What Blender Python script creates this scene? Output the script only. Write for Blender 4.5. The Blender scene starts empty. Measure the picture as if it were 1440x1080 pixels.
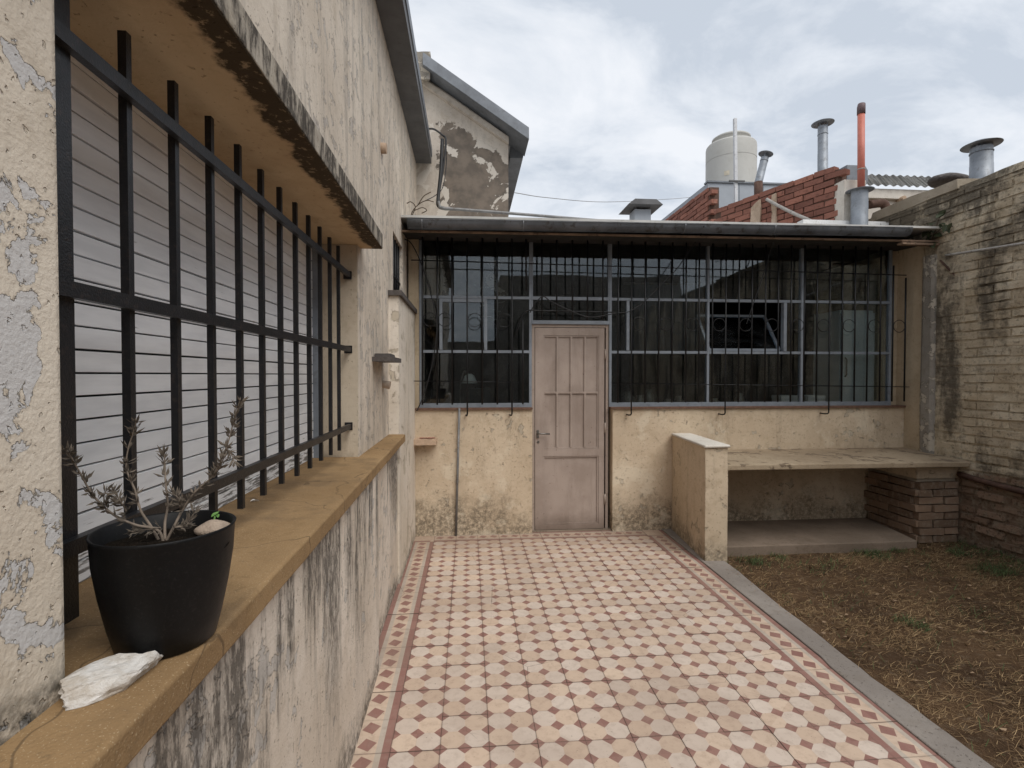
import bpy, bmesh, math, random
import numpy as np
from mathutils import Vector, Matrix, noise as mnoise
R = math.radians
random.seed(7); rng = np.random.default_rng(7)
scene = bpy.context.scene
COL = scene.collection

# ------------------------------------------------------------------ camera
F, CX, CY, H = 716.0, 720.0, 540.0, 1.52
YAW = math.atan(61 / F); PIT = math.atan(13 / math.hypot(F, 61))
cd = bpy.data.cameras.new('camera'); cam = bpy.data.objects.new('camera', cd); COL.objects.link(cam)
cd.sensor_width = 36; cd.lens = F / 1440 * 36; cd.clip_start = .02; cd.clip_end = 2000
cam.location = (0, 0, H); cam.rotation_euler = (R(90) - PIT, 0, -YAW)
scene.camera = cam

# ------------------------------------------------------------------ world, sun, exposure
SUN_EL, SUN_AZ = 52, 150          # degrees; azimuth clockwise from +Y
world = bpy.data.worlds.new('World'); scene.world = world; world.use_nodes = True
wt = world.node_tree; wt.nodes.clear()
def wn(t, **k):
    n = wt.nodes.new(t)
    for a, b in k.items(): setattr(n, a, b)
    return n
wout = wn('ShaderNodeOutputWorld'); wbg = wn('ShaderNodeBackground'); wbg.inputs[1].default_value = .87
wsky = wn('ShaderNodeTexSky', sky_type='NISHITA', sun_disc=False, sun_elevation=R(SUN_EL), sun_rotation=R(SUN_AZ), dust_density=3.0)
wsc = wn('ShaderNodeVectorMath', operation='SCALE'); wsc.inputs['Scale'].default_value = .10
wt.links.new(wsky.outputs[0], wsc.inputs[0])
tc = wn('ShaderNodeTexCoord'); sx = wn('ShaderNodeSeparateXYZ'); wt.links.new(tc.outputs['Generated'], sx.inputs[0])
zc = wn('ShaderNodeMath', operation='MAXIMUM'); zc.inputs[1].default_value = 0.0; wt.links.new(sx.outputs[2], zc.inputs[0])
za = wn('ShaderNodeMath', operation='ADD'); za.inputs[1].default_value = .22; wt.links.new(zc.outputs[0], za.inputs[0])
dv = wn('ShaderNodeVectorMath', operation='DIVIDE'); cb = wn('ShaderNodeCombineXYZ')
for i in range(3): wt.links.new(za.outputs[0], cb.inputs[i])
wt.links.new(tc.outputs['Generated'], dv.inputs[0]); wt.links.new(cb.outputs[0], dv.inputs[1])
mp = wn('ShaderNodeMapping'); mp.inputs['Location'].default_value = (3.1, 1.7, 0); mp.inputs['Scale'].default_value = (1.0, 1.3, .6)
wt.links.new(dv.outputs[0], mp.inputs[0])
n1 = wn('ShaderNodeTexNoise'); n1.inputs['Scale'].default_value = 1.9; n1.inputs['Detail'].default_value = 7; n1.inputs['Roughness'].default_value = .6; n1.inputs['Distortion'].default_value = .35
wt.links.new(mp.outputs[0], n1.inputs['Vector'])
rp = wn('ShaderNodeValToRGB'); wt.links.new(n1.outputs[0], rp.inputs[0])
e = rp.color_ramp.elements
e[0].position = .38; e[0].color = (.50, .548, .615, 1); e[1].position = .62; e[1].color = (.755, .775, .81, 1)
m_ = e.new(.5); m_.color = (.655, .69, .74, 1)
mx = wn('ShaderNodeMix', data_type='RGBA'); mx.inputs[0].default_value = .90
wt.links.new(wsc.outputs[0], mx.inputs[6]); wt.links.new(rp.outputs[0], mx.inputs[7])
wt.links.new(mx.outputs[2], wbg.inputs[0]); wt.links.new(wbg.outputs[0], wout.inputs[0])

sd = bpy.data.lights.new('sun', 'SUN'); sd.energy = 1.5; sd.angle = R(45); sd.color = (1, .965, .91)
sun = bpy.data.objects.new('sun', sd); COL.objects.link(sun)
_d = Vector((math.sin(R(SUN_AZ)) * math.cos(R(SUN_EL)), math.cos(R(SUN_AZ)) * math.cos(R(SUN_EL)), math.sin(R(SUN_EL))))
sun.rotation_euler = _d.to_track_quat('Z', 'Y').to_euler(); sun.location = _d * 30
vs = scene.view_settings; vs.view_transform = 'Standard'; vs.look = 'None'; vs.exposure = 0.56; vs.gamma = 1.0; vs.use_curve_mapping = False

# ------------------------------------------------------------------ pixel -> point on a known plane
_fw = Vector((math.sin(YAW) * math.cos(PIT), math.cos(YAW) * math.cos(PIT), -math.sin(PIT)))
_rt = Vector((math.cos(YAW), -math.sin(YAW), 0)); _up = _rt.cross(_fw)
def at(x, y, **k):
    d = _fw * F + _rt * (x - CX) + _up * (CY - y)
    ax, v = list(k.items())[0]; i = 'XYZ'.index(ax)
    o = Vector((0, 0, H)); return o + d * ((v - o[i]) / d[i])
def atd(x, y, depth):                      # at a given distance along the view axis (free-standing far things)
    d = _fw * F + _rt * (x - CX) + _up * (CY - y)
    return Vector((0, 0, H)) + d * (depth / F)

# ------------------------------------------------------------------ node helpers
def srgb(r, g, b, sat=.74):
    f = lambda c: (c / 255 / 12.92) if c <= 10 else ((c / 255 + .055) / 1.055) ** 2.4
    c = (f(r), f(g), f(b)); l = .3 * c[0] + .6 * c[1] + .1 * c[2]; k = sat; return tuple(l + (x - l) * k for x in c) + (1,)
class NT:
    def __init__(s, name):
        s.m = bpy.data.materials.new(name); s.m.use_nodes = True; s.t = s.m.node_tree
        s.b = s.t.nodes['Principled BSDF']; s.out = s.t.nodes['Material Output']
        s._pos = None
    def n(s, t, **k):
        o = s.t.nodes.new(t)
        for a, b in k.items(): setattr(o, a, b)
        return o
    def l(s, a, b): s.t.links.new(a, b)
    def put(s, sock, v):
        if isinstance(v, bpy.types.NodeSocket): s.l(v, sock)
        else: sock.default_value = v
    @property
    def pos(s):
        if s._pos is None: s._pos = s.n('ShaderNodeNewGeometry').outputs['Position']
        return s._pos
    def obj(s): return s.n('ShaderNodeTexCoord').outputs['Object']
    def rnd(s): return s.n('ShaderNodeObjectInfo').outputs['Random']
    def scale(s, v, sc, off=(0, 0, 0)):
        m = s.n('ShaderNodeMapping'); m.inputs['Scale'].default_value = sc; m.inputs['Location'].default_value = off
        s.l(v, m.inputs[0]); return m.outputs[0]
    def noise(s, v, sc, det=4, ro=.55, dis=0):
        n = s.n('ShaderNodeTexNoise'); n.inputs['Scale'].default_value = sc; n.inputs['Detail'].default_value = det
        n.inputs['Roughness'].default_value = ro; n.inputs['Distortion'].default_value = dis; s.l(v, n.inputs['Vector']); return n.outputs[0]
    def math(s, op, a, b=0.0, clamp=False):
        n = s.n('ShaderNodeMath', operation=op, use_clamp=clamp); s.put(n.inputs[0], a); s.put(n.inputs[1], b); return n.outputs[0]
    def step(s, v, a, b):                   # smooth 0..1 between a and b
        n = s.n('ShaderNodeMapRange', interpolation_type='SMOOTHSTEP'); s.put(n.inputs[0], v)
        n.inputs[1].default_value = a; n.inputs[2].default_value = b; return n.outputs[0]
    def mix(s, f, a, b, mode='MIX'):
        n = s.n('ShaderNodeMix', data_type='RGBA', blend_type=mode); s.put(n.inputs[0], f); s.put(n.inputs[6], a); s.put(n.inputs[7], b); return n.outputs[2]
    def sep(s, v):
        n = s.n('ShaderNodeSeparateXYZ'); s.l(v, n.inputs[0]); return n.outputs
    def bump(s, h, dist, strength=1.0, normal=None):
        n = s.n('ShaderNodeBump'); n.inputs['Distance'].default_value = dist; n.inputs['Strength'].default_value = strength
        s.l(h, n.inputs['Height'])
        if normal is not None: s.l(normal, n.inputs['Normal'])
        return n.outputs[0]
    def bevel(s, r):
        n = s.n('ShaderNodeBevel', samples=3); n.inputs[0].default_value = r; return n.outputs[0]
    def done(s, col, rough=.9, normal=None, metal=0.0, spec=.3):
        s.put(s.b.inputs['Base Color'], col); s.put(s.b.inputs['Roughness'], rough); s.put(s.b.inputs['Metallic'], metal)
        s.b.inputs['Specular IOR Level'].default_value = spec
        if normal is not None: s.l(normal, s.b.inputs['Normal'])
        return s.m
MAT = {}

def plaster(name, c1, c2, flake=None, fth=.56, fsc=12, streak=0.0, scol=(.045, .04, .034, 1), ssc=(9, 9, .9), sth=(.50, .70),
            mould=None, grain=130, gb=.0016, lump=.004, bev=.010, extra=None, szr=None, fine=.55, pits=.4):
    k = NT(name); p = k.pos
    a = k.noise(p, 1.7, 5, .6); col = k.mix(k.step(a, .35, .65), c1, c2)
    b = k.noise(p, 9, 6, .65); col = k.mix(k.math('MULTIPLY', k.step(b, .50, .72), .45), col, (c1[0] * .62, c1[1] * .58, c1[2] * .52, 1))
    b2 = k.noise(k.scale(p, (1, 1, 1), (4, 2, 7)), 34, 5, .7); col = k.mix(k.math('MULTIPLY', k.step(b2, .52, .75), fine), col, (c1[0] * .55, c1[1] * .52, c1[2] * .48, 1))
    g = k.noise(p, grain, 3, .6); pit = k.step(k.noise(k.scale(p, (1, 1, 1), (8, 3, 1)), 70, 2, .5), .66, .72); col = k.mix(k.math('MULTIPLY', pit, pits), col, (c1[0] * .4, c1[1] * .37, c1[2] * .33, 1)); h = k.math('SUBTRACT', k.math('MULTIPLY', g, .4), k.math('MULTIPLY', pit, pits * 1.7))
    l = k.noise(p, 22, 5, .6); h = k.math('ADD', h, k.math('MULTIPLY', l, lump / gb * .35))
    if flake:
        f = k.noise(p, fsc, 7, .6, .35); f2 = k.noise(p, fsc * .33, 3, .5)
        f = k.math('ADD', f, k.math('MULTIPLY', k.math('SUBTRACT', f2, .5), .55))
        fm = k.step(f, fth, fth + .012)
        edge = k.math('MULTIPLY', k.step(f, fth - .03, fth), k.math('SUBTRACT', 1.0, fm))  # rim mask: edge shading of the flakes, put into the colour
        col = k.mix(fm, col, flake); col = k.mix(k.math('MULTIPLY', edge, .25), col, (c1[0] * .45, c1[1] * .4, c1[2] * .34, 1))
        h = k.math('SUBTRACT', h, k.math('MULTIPLY', fm, 2.4))
    if streak:
        s1 = k.noise(k.scale(p, ssc), 1, 7, .65, .15); s2 = k.noise(k.scale(p, (ssc[0] * 3.1, ssc[1] * 3.1, ssc[2] * 2)), 1, 6, .7)
        sm = k.step(k.math('ADD', k.math('MULTIPLY', s1, .72), k.math('MULTIPLY', s2, .28)), sth[0], sth[1])
        if szr: sm = k.math('MULTIPLY', sm, k.step(k.sep(p)[2], szr[0], szr[1]))
        sm = k.math('MULTIPLY', sm, k.math('ADD', .30, k.step(k.noise(k.scale(p, (1, 1, .35)), 60, 5, .75), .32, .62)), True)
        col = k.mix(k.math('MULTIPLY', sm, streak), col, scol)
    if mould:                               # (z0, z1, amount, colour): grows up from the ground
        z0, z1, am, mc = mould
        z = k.math('ADD', k.sep(p)[2], k.math('MULTIPLY', k.math('SUBTRACT', k.noise(p, 2.6, 6, .62), .5), (z1 - z0) * 2.6))
        mm = k.step(z, z1, z0); mm = k.math('MULTIPLY', mm, k.step(k.noise(p, 26, 5, .7), .30, .62))
        col = k.mix(k.math('MULTIPLY', mm, am), col, mc)
    if extra: col = extra(k, p, col)
    nm = k.bump(h, gb * 1.9, 1.0, k.bevel(bev) if bev else None)
    return k.done(col, .92, nm, 0, .18)

BLUEG = srgb(206, 203, 200)
MAT['column'] = plaster('peeling_cream_paint', srgb(228, 214, 192, .74), srgb(218, 201, 176, .74), BLUEG, .555, 13, fine=.25,
                        streak=.0, mould=(1.10, 1.17, .85, (.03, .028, .02, 1)), gb=.0022)
MAT['upper'] = plaster('weathered_cream_wall', srgb(222, 206, 184, .72), srgb(208, 190, 166, .72), srgb(192, 180, 166), .60, 16, streak=.42, scol=srgb(128, 120, 112), ssc=(11, 11, 1.1), sth=(.46, .62), fine=.35)
MAT['lower'] = plaster('stained_wall_below_sill', srgb(226, 212, 194, .72), srgb(210, 193, 171, .72), srgb(196, 188, 178), .63, 16, streak=.84, scol=(.075, .066, .056, 1), ssc=(3.6, 3.6, .5), sth=(.47, .56), szr=(.05, .95),
                       mould=(.02, .16, .8, (.045, .04, .03, 1)), gb=.0026)
MAT['reveal'] = plaster('cream_window_reveal', srgb(206, 186, 154, .66), srgb(192, 170, 136, .66), None, fine=.3, mould=(1.08, 1.14, .6, (.05, .045, .035, 1)))
def _soffit(k, p, col):
    x = k.math('ADD', k.sep(p)[0], k.math('MULTIPLY', k.math('SUBTRACT', k.noise(p, 9, 6, .65), .5), .13))
    m = k.step(x, -.545, -.508); m = k.math('MULTIPLY', m, k.math('ADD', .45, k.step(k.noise(p, 40, 5, .7), .3, .55)), True)
    col = k.mix(k.math('MULTIPLY', m, .93), col, (.030, .022, .013, 1))
    return col
MAT['canopy'] = plaster('ochre_canopy_with_black_drip_edge', srgb(204, 174, 126, .74), srgb(188, 156, 108, .74), None, fine=.3, extra=_soffit)
MAT['canopy_face'] = plaster('weathered_canopy_edge', srgb(196, 184, 164), srgb(160, 148, 130), None, streak=.92, scol=(.05, .042, .035, 1), ssc=(9, 9, 3.5), sth=(.40, .52))
def _sillx(k, p, col):
    c = k.noise(p, 300, 2, .5); col = k.mix(k.math('MULTIPLY', k.step(c, .60, .72), .5), col, srgb(205, 178, 130))
    col = k.mix(k.math('MULTIPLY', k.step(k.noise(p, 5, 6, .65), .48, .68), .5), col, srgb(112, 88, 58))
    cr = k.n('ShaderNodeTexVoronoi', feature='DISTANCE_TO_EDGE'); cr.inputs['Scale'].default_value = 1.9
    wv = k.n('ShaderNodeVectorMath', operation='ADD'); k.l(p, wv.inputs[0]); nn_ = k.n('ShaderNodeTexNoise'); nn_.inputs['Scale'].default_value = 7; k.l(p, nn_.inputs['Vector'])
    sc2 = k.n('ShaderNodeVectorMath', operation='SCALE'); sc2.inputs['Scale'].default_value = .16; k.l(nn_.outputs['Color'], sc2.inputs[0]); k.l(sc2.outputs[0], wv.inputs[1]); k.l(wv.outputs[0], cr.inputs['Vector'])
    col = k.mix(k.math('MULTIPLY', k.step(cr.outputs[0], .006, .0015), .55), col, srgb(74, 56, 38))
    d2 = k.step(k.noise(p, 45, 6, .75), .55, .7); return k.mix(k.math('MULTIPLY', d2, .4), col, srgb(104, 82, 54))
MAT['sill'] = plaster('ochre_cement_sill', srgb(160, 126, 78, .80), srgb(142, 110, 66, .80), None, grain=190, gb=.0022, lump=.003, bev=.004, extra=_sillx, fine=.4, pits=0.0)
MAT['pier'] = plaster('cream_pier', srgb(226, 213, 194, .7), srgb(214, 199, 176, .7), srgb(196, 182, 158), .62, 9, streak=.25, scol=srgb(120, 108, 92), ssc=(10, 10, .6), sth=(.48, .66), mould=(.0, .12, .8, (.05, .045, .035, 1)))
def _annex(k, p, col):
    z = k.sep(p)[2]; x = k.sep(p)[0]
    # damp patches low on the wall beside the door, whiter bloom above
    d = k.noise(k.scale(p, (1, 1, 1), (1.3, 0, 2.2)), 3.2, 5, .6)
    zz = k.math('ADD', z, k.math('MULTIPLY', k.math('SUBTRACT', d, .5), 1.0))
    m = k.math('MULTIPLY', k.step(zz, .40, .10), k.step(k.noise(p, 28, 5, .75), .34, .6))
    col = k.mix(k.math('MULTIPLY', m, .85), col, srgb(112, 99, 78))
    w = k.step(k.noise(k.scale(p, (1, 1, 1), (9, 0, 4)), 3.6, 6, .65), .54, .64)
    return k.mix(k.math('MULTIPLY', w, .5), col, srgb(222, 206, 176))
MAT['annex'] = plaster('tan_limewashed_wall', srgb(212, 188, 152, .70), srgb(199, 173, 136, .70), srgb(190, 174, 148), .655, 11, streak=.3, scol=srgb(118, 100, 76), ssc=(5, 5, .7), sth=(.5, .68), extra=_annex, gb=.003, lump=.006, szr=(.3, .9))
MAT['annex_plain'] = plaster('tan_side_wall', srgb(196, 172, 132, .66), srgb(182, 156, 116, .66), None, streak=.5, scol=(.05, .042, .032, 1), ssc=(7, 7, .8), sth=(.5, .66), szr=(2.0, 2.7))
MAT['grey_chase'] = plaster('grey_cement_pipe_cover', srgb(160, 152, 140), srgb(138, 130, 118), srgb(190, 178, 158), .58, 14, gb=.004, lump=.01)
def _gable(k, p, col):
    s = k.sep(p); d = k.math('ADD', s[2], k.math('MULTIPLY', s[0], .55))
    d = k.math('ADD', d, k.math('MULTIPLY', k.math('SUBTRACT', k.noise(p, 5, 7, .65), .5), .55))
    m = k.step(d, 4.21, 4.19)
    e = k.step(k.math('ADD', s[0], k.math('MULTIPLY', k.math('SUBTRACT', k.noise(p, 4, 6, .6), .5), .5)), -.30, -.28)
    col = k.mix(k.math('MULTIPLY', k.math('MULTIPLY', m, e), .95), col, k.mix(k.step(k.noise(p, 8, 5, .6), .35, .65), srgb(122, 108, 94), srgb(98, 88, 78)))
    w = k.step(k.noise(k.scale(p, (1, 1, 1), (3, 1, 2)), 4.5, 7, .6, .5), .585, .60)
    return k.mix(k.math('MULTIPLY', w, m), col, srgb(200, 190, 176))
MAT['gable'] = plaster('patched_gable_plaster', srgb(208, 194, 174, .6), srgb(190, 174, 154, .6), None, extra=_gable, streak=.3, scol=srgb(120, 108, 94), ssc=(6, 6, 1.2), sth=(.5, .66))
MAT['concrete'] = plaster('grey_kerb_concrete', srgb(150, 140, 130), srgb(134, 124, 115), None, grain=160, gb=.0022, lump=.004, bev=.012, fine=.45)
MAT['counter'] = plaster('tan_counter_screed', srgb(170, 148, 116), srgb(150, 128, 98), srgb(128, 108, 84), .60, 8, grain=120, gb=.002, lump=.005, bev=.012, fine=.7)
MAT['slab'] = plaster('worn_floor_slab', srgb(142, 122, 102), srgb(124, 106, 88), None, grain=120, gb=.002, lump=.005, bev=.014, fine=.7)
MAT['counter_pier'] = plaster('cream_counter_pier', srgb(210, 186, 150, .7), srgb(198, 174, 138, .7), srgb(182, 164, 136), .66, 10, streak=.3, scol=srgb(110, 96, 76), ssc=(6, 6, 1), sth=(.5, .68), mould=(.02, .22, .8, srgb(120, 106, 84)), gb=.003, lump=.006)
MAT['pale_wall'] = plaster('pale_neighbour_wall', srgb(216, 208, 194), srgb(200, 190, 176), None, fine=.3)
MAT['white_lime'] = plaster('flaking_white_limewash', srgb(226, 226, 226), srgb(208, 208, 208), srgb(120, 112, 104), .60, 9)
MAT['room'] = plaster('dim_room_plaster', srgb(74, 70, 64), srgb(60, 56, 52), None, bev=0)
MAT['mortar'] = plaster('rough_lime_mortar', srgb(172, 158, 136), srgb(150, 136, 114), None, gb=.004, lump=.01, bev=0)
MAT['roof_mortar'] = plaster('dark_brick_joint_mortar', srgb(110, 82, 68), srgb(90, 66, 54), None, gb=.004, lump=.01, bev=0)
MAT['render_streak'] = plaster('smeared_cement_render', srgb(204, 176, 148), srgb(180, 152, 124), None, gb=.005, lump=.014, bev=.006)

def simple(name, c, rough=.6, metal=0, spec=.4, var=.25, sc=14, bumpd=.0006, dirt=None, objspace=False):
    k = NT(name); p = k.obj() if objspace else k.pos
    a = k.noise(p, sc, 5, .65)
    col = k.mix(k.step(a, .3, .7), c, (c[0] * (1 - var), c[1] * (1 - var), c[2] * (1 - var), 1))
    if dirt:
        d = k.noise(p, sc * 2.7, 6, .7); col = k.mix(k.math('MULTIPLY', k.step(d, .53, .66), dirt[1]), col, dirt[0])
    r = k.math('ADD', rough - .08, k.math('MULTIPLY', a, .16))
    nm = k.bump(k.noise(p, sc * 9, 3, .6), bumpd, .7)
    return k.done(col, r, nm, metal, spec)
MAT['black_iron'] = simple('black_painted_iron', (.012, .012, .014, 1), .42, 0, .5, .4, 30, .0012, ((.045, .032, .026, 1), .55))
MAT['thin_iron'] = simple('thin_black_iron', (.006, .006, .007, 1), .5, 0, .4, .3, 30)
MAT['zinc'] = simple('galvanised_zinc', srgb(120, 126, 134), .5, .35, .5, .3, 5, .0008, (srgb(92, 94, 98), .5))
MAT['zinc_dark'] = simple('dull_zinc_box', srgb(98, 98, 100), .6, .15, .4, .25, 4, .0008, (srgb(78, 76, 76), .5))
MAT['gutter'] = simple('weathered_zinc_gutter', srgb(140, 144, 150), .42, .35, .5, .35, 4, .001, (srgb(88, 78, 70), .75))
MAT['flue'] = simple('galvanised_flue', srgb(146, 154, 164), .5, .3, .5, .3, 6, .0012, (srgb(104, 104, 106), .6))
MAT['cladding'] = simple('pale_metal_cladding', srgb(158, 166, 176), .55, .1, .4, .15, 2)
def door_mat():
    k = NT('taupe_painted_metal'); p = k.pos; z = k.sep(p)[2]
    col = k.mix(k.step(k.noise(p, 3, 5, .6), .35, .65), srgb(172, 152, 138), srgb(156, 136, 122))
    g_ = k.math('MULTIPLY', k.step(k.noise(k.scale(p, (9, 9, 1.2)), 1, 6, .7), .48, .68), .35); col = k.mix(g_, col, srgb(128, 108, 94))
    lo = k.math('MULTIPLY', k.step(k.math('ADD', z, k.math('MULTIPLY', k.noise(p, 8, 6, .7), .25)), .34, .12), .7); col = k.mix(lo, col, srgb(112, 92, 76))
    ch_ = k.step(k.noise(p, 38, 6, .7), .655, .67); col = k.mix(k.math('MULTIPLY', ch_, .75), col, srgb(92, 66, 52))
    return k.done(col, .5, k.bump(k.noise(p, 14, 5, .6), .003, .6), 0, .4)
MAT['door'] = door_mat()
MAT['door_frame'] = simple('taupe_door_frame', srgb(166, 146, 130), .5, 0, .4, .1, 8, .0005, (srgb(120, 98, 82), .4))
MAT['chrome'] = simple('dull_steel', srgb(130, 126, 120), .4, .8, .5, .2, 20)
MAT['win_frame'] = simple('grey_window_frame_paint', srgb(134, 144, 156), .5, .05, .45, .2, 9, .0006, (srgb(104, 108, 114), .5))
MAT['brick_sill'] = simple('red_clay_sill_tile', srgb(128, 92, 72), .85, 0, .2, .4, 25, .002, (srgb(80, 66, 56), .6))
MAT['wood'] = simple('old_brown_eave_board', srgb(158, 126, 98), .8, 0, .2, .5, 8, .001, (srgb(60, 46, 36), .8))
MAT['soffit_board'] = simple('dark_eave_lining', srgb(66, 62, 58), .85, 0, .2, .4, 6)
MAT['white_pipe'] = simple('dirty_white_conduit', srgb(176, 170, 162), .6, 0, .3, .3, 12, .0006, (srgb(110, 100, 90), .7))
MAT['steel_pipe'] = simple('dull_roof_conduit', srgb(132, 132, 132), .55, .3, .4, .3, 9, .0006, (srgb(96, 76, 62), .6))
MAT['cable'] = simple('black_cable', (.016, .016, .017, 1), .55)
MAT['grey_cable'] = simple('grey_telephone_cable', srgb(150, 148, 146), .6)
MAT['orange'] = simple('orange_drain_pipe', srgb(206, 100, 72), .5, 0, .4, .12, 10, .0004, (srgb(176, 84, 62), .4))
MAT['orange_cap'] = simple('dark_pipe_cap', srgb(112, 86, 88), .6)
MAT['tank'] = simple('sand_coloured_tank_plastic', srgb(186, 184, 174, .55), .55, 0, .35, .07, 3, .0008, (srgb(164, 160, 148), .25))
MAT['tank_label'] = simple('cream_sticker', srgb(212, 198, 168), .6)
MAT['post'] = simple('white_metal_post', srgb(206, 208, 212), .5, 0, .4, .15, 10, .0005, (srgb(130, 130, 132), .4))
MAT['rust'] = simple('rust_brown_pipe', srgb(104, 74, 60), .8, 0, .2, .4, 18, .002, (srgb(74, 46, 38), .6))
MAT['slate'] = simple('dark_slate_shelf', srgb(100, 92, 88), .8, 0, .25, .3, 30, .0015, (srgb(62, 58, 54), .6))
MAT['shelf_tan'] = simple('pinkish_tan_shelf', srgb(200, 166, 132), .85, 0, .2, .2, 30, .0012, (srgb(150, 118, 92), .5))
MAT['clay'] = simple('terracotta_fragments', srgb(170, 120, 96), .9, 0, .2, .3, 40, .002)
MAT['shutter'] = None
MAT['pot'] = simple('black_plastic_pot', (.006, .006, .0065, 1), .5, 0, .25, .2, 70, .0002, ((.03, .028, .026, 1), .3))
MAT['soil'] = simple('dark_potting_soil', (.018, .013, .009, 1), .95, 0, .1, .6, 120, .006, ((.09, .07, .05, 1), .5))
MAT['pebble'] = simple('pinkish_pebble', srgb(188, 164, 140), .8, 0, .2, .35, 30, .003, (srgb(120, 96, 78), .5))
MAT['stem'] = simple('dry_grey_brown_stem', srgb(146, 128, 110), .9, 0, .2, .35, 60, .001)
MAT['dry_leaf'] = simple('withered_rosemary_leaf', srgb(128, 114, 98), .9, 0, .2, .45, 40, .0004)
MAT['green'] = simple('fresh_seedling_green', srgb(98, 158, 40), .6, 0, .3, .2, 60)
MAT['ivy'] = simple('dark_ivy_leaf', srgb(64, 74, 40), .6, 0, .3, .45, 30)
MAT['twig'] = simple('dry_vine_twig', srgb(96, 80, 62), .9, 0, .2, .4, 40)
MAT['dark_box'] = simple('matt_black_case', (.008, .008, .009, 1), .55)
MAT['pale_cabinet'] = simple('pale_grey_cabinet', srgb(226, 234, 232), .5, 0, .4, .1, 3)
MAT['white_box'] = simple('off_white_carton', srgb(236, 232, 226), .7, 0, .3, .1, 8)
MAT['table'] = simple('grey_table_top', srgb(120, 116, 110), .6)
MAT['glassware'] = simple('dull_jar', srgb(112, 104, 88), .35, 0, .5, .4, 20)
MAT['curtain'] = simple('blue_grey_curtain', srgb(150, 158, 170), .8, 0, .2, .2, 4)
MAT['litter'] = simple('dry_leaf_litter', srgb(176, 142, 104), .9, 0, .1, .5, 3)

def stone_mat():
    k = NT('white_chalky_stone'); p = k.pos
    a = k.noise(p, 30, 6, .65); col = k.mix(k.step(a, .38, .66), srgb(216, 212, 206), srgb(186, 174, 158))
    return k.done(col, .92, k.bump(k.noise(p, 95, 5, .7), .004, .9), 0, .2)
MAT['stone'] = stone_mat()
def shutter_mat():
    k = NT('weathered_white_shutter_slat'); p = k.pos; z = k.sep(p)[2]
    col = k.mix(k.step(k.noise(k.scale(p, (1, 3, 20)), 1.5, 5, .6), .35, .7), srgb(240, 241, 243), srgb(226, 227, 230))
    d = k.noise(k.scale(p, (1, 6, 60)), 1.2, 7, .7); low = k.step(z, 1.28, 1.12)
    th = k.math('SUBTRACT', .66, k.math('MULTIPLY', low, .18))
    dm = k.math('MULTIPLY', k.math('SUBTRACT', d, th), 14, True)
    col = k.mix(k.math('MULTIPLY', dm, .85), col, srgb(92, 84, 74))
    return k.done(col, .75, k.bump(k.noise(p, 60, 3), .0006, .5), 0, .12)
MAT['shutter'] = shutter_mat()

def tile_mat(name, c1, c2, worn):
    k = NT(name); p = k.pos
    sn = k.n('ShaderNodeVectorMath', operation='SNAP'); sn.inputs[1].default_value = (.1, .1, 10)
    off = k.n('ShaderNodeVectorMath', operation='ADD'); off.inputs[1].default_value = (.02, .044, 0); k.l(p, off.inputs[0]); k.l(off.outputs[0], sn.inputs[0])
    w = k.n('ShaderNodeTexWhiteNoise', noise_dimensions='3D'); k.l(sn.outputs[0], w.inputs[0])
    col = k.mix(w.outputs[0], c1, c2)
    a = k.noise(p, 26, 6, .65); col = k.mix(k.math('MULTIPLY', k.step(a, .44, .70), .55), col, worn)
    b = k.noise(p, 1.4, 4, .6); col = k.mix(k.math('MULTIPLY', k.step(b, .42, .68), .28), col, srgb(150, 122, 100))
    s = k.noise(p, 75, 3, .6); col = k.mix(k.math('MULTIPLY', k.step(s, .66, .72), .55), col, srgb(96, 80, 66))
    col = k.mix(k.math('MULTIPLY', k.rnd(), .22), col, srgb(140, 116, 98))
    ob = k.sep(k.obj()); ex = k.math('MINIMUM', k.math('MINIMUM', ob[0], k.math('SUBTRACT', .2, ob[0])), k.math('MINIMUM', ob[1], k.math('SUBTRACT', .2, ob[1])))
    ed = k.step(k.math('ADD', ex, k.math('MULTIPLY', k.math('SUBTRACT', k.noise(p, 40, 5, .7), .5), .012)), .008, .0015); col = k.mix(k.math('MULTIPLY', ed, .22), col, srgb(104, 84, 72))
    cr = k.n('ShaderNodeTexVoronoi', feature='DISTANCE_TO_EDGE'); cr.inputs['Scale'].default_value = 2.1; k.l(k.scale(p, (1, 1, .01), (.3, .2, 0)), cr.inputs['Vector'])
    ck = k.math('MULTIPLY', k.step(k.math('ADD', cr.outputs[0], k.math('MULTIPLY', k.noise(p, 30, 4, .6), .010)), .009, .005), k.step(k.noise(p, 1.1, 3, .5), .50, .56)); col = k.mix(k.math('MULTIPLY', ck, .7), col, srgb(92, 74, 62))
    y = k.sep(p)[1]; col = k.mix(k.math('MULTIPLY', k.step(y, 4.1, 4.7), .35), col, srgb(132, 106, 86))   # darker and browner towards the annex wall
    r = k.math('ADD', .55, k.math('MULTIPLY', a, .3))
    return k.done(col, r, k.bump(k.math('ADD', a, k.math('MULTIPLY', s, .3)), .0012, .7), 0, .3)
MAT['t_white'] = tile_mat('pale_octagon_cement', srgb(214, 197, 181, .85), srgb(202, 183, 166, .85), srgb(184, 162, 142))
MAT['t_tan'] = tile_mat('tan_octagon_cement', srgb(212, 187, 162, .85), srgb(200, 173, 148, .85), srgb(180, 150, 124))
MAT['t_red'] = tile_mat('dusty_red_cement', srgb(154, 108, 96, .85), srgb(138, 94, 84, .85), srgb(160, 122, 106))
MAT['t_cream'] = tile_mat('cream_border_cement', srgb(194, 178, 160), srgb(182, 166, 146), srgb(168, 148, 130))
MAT['t_side'] = simple('dirty_tile_edge', srgb(96, 78, 66), .9)
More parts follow.
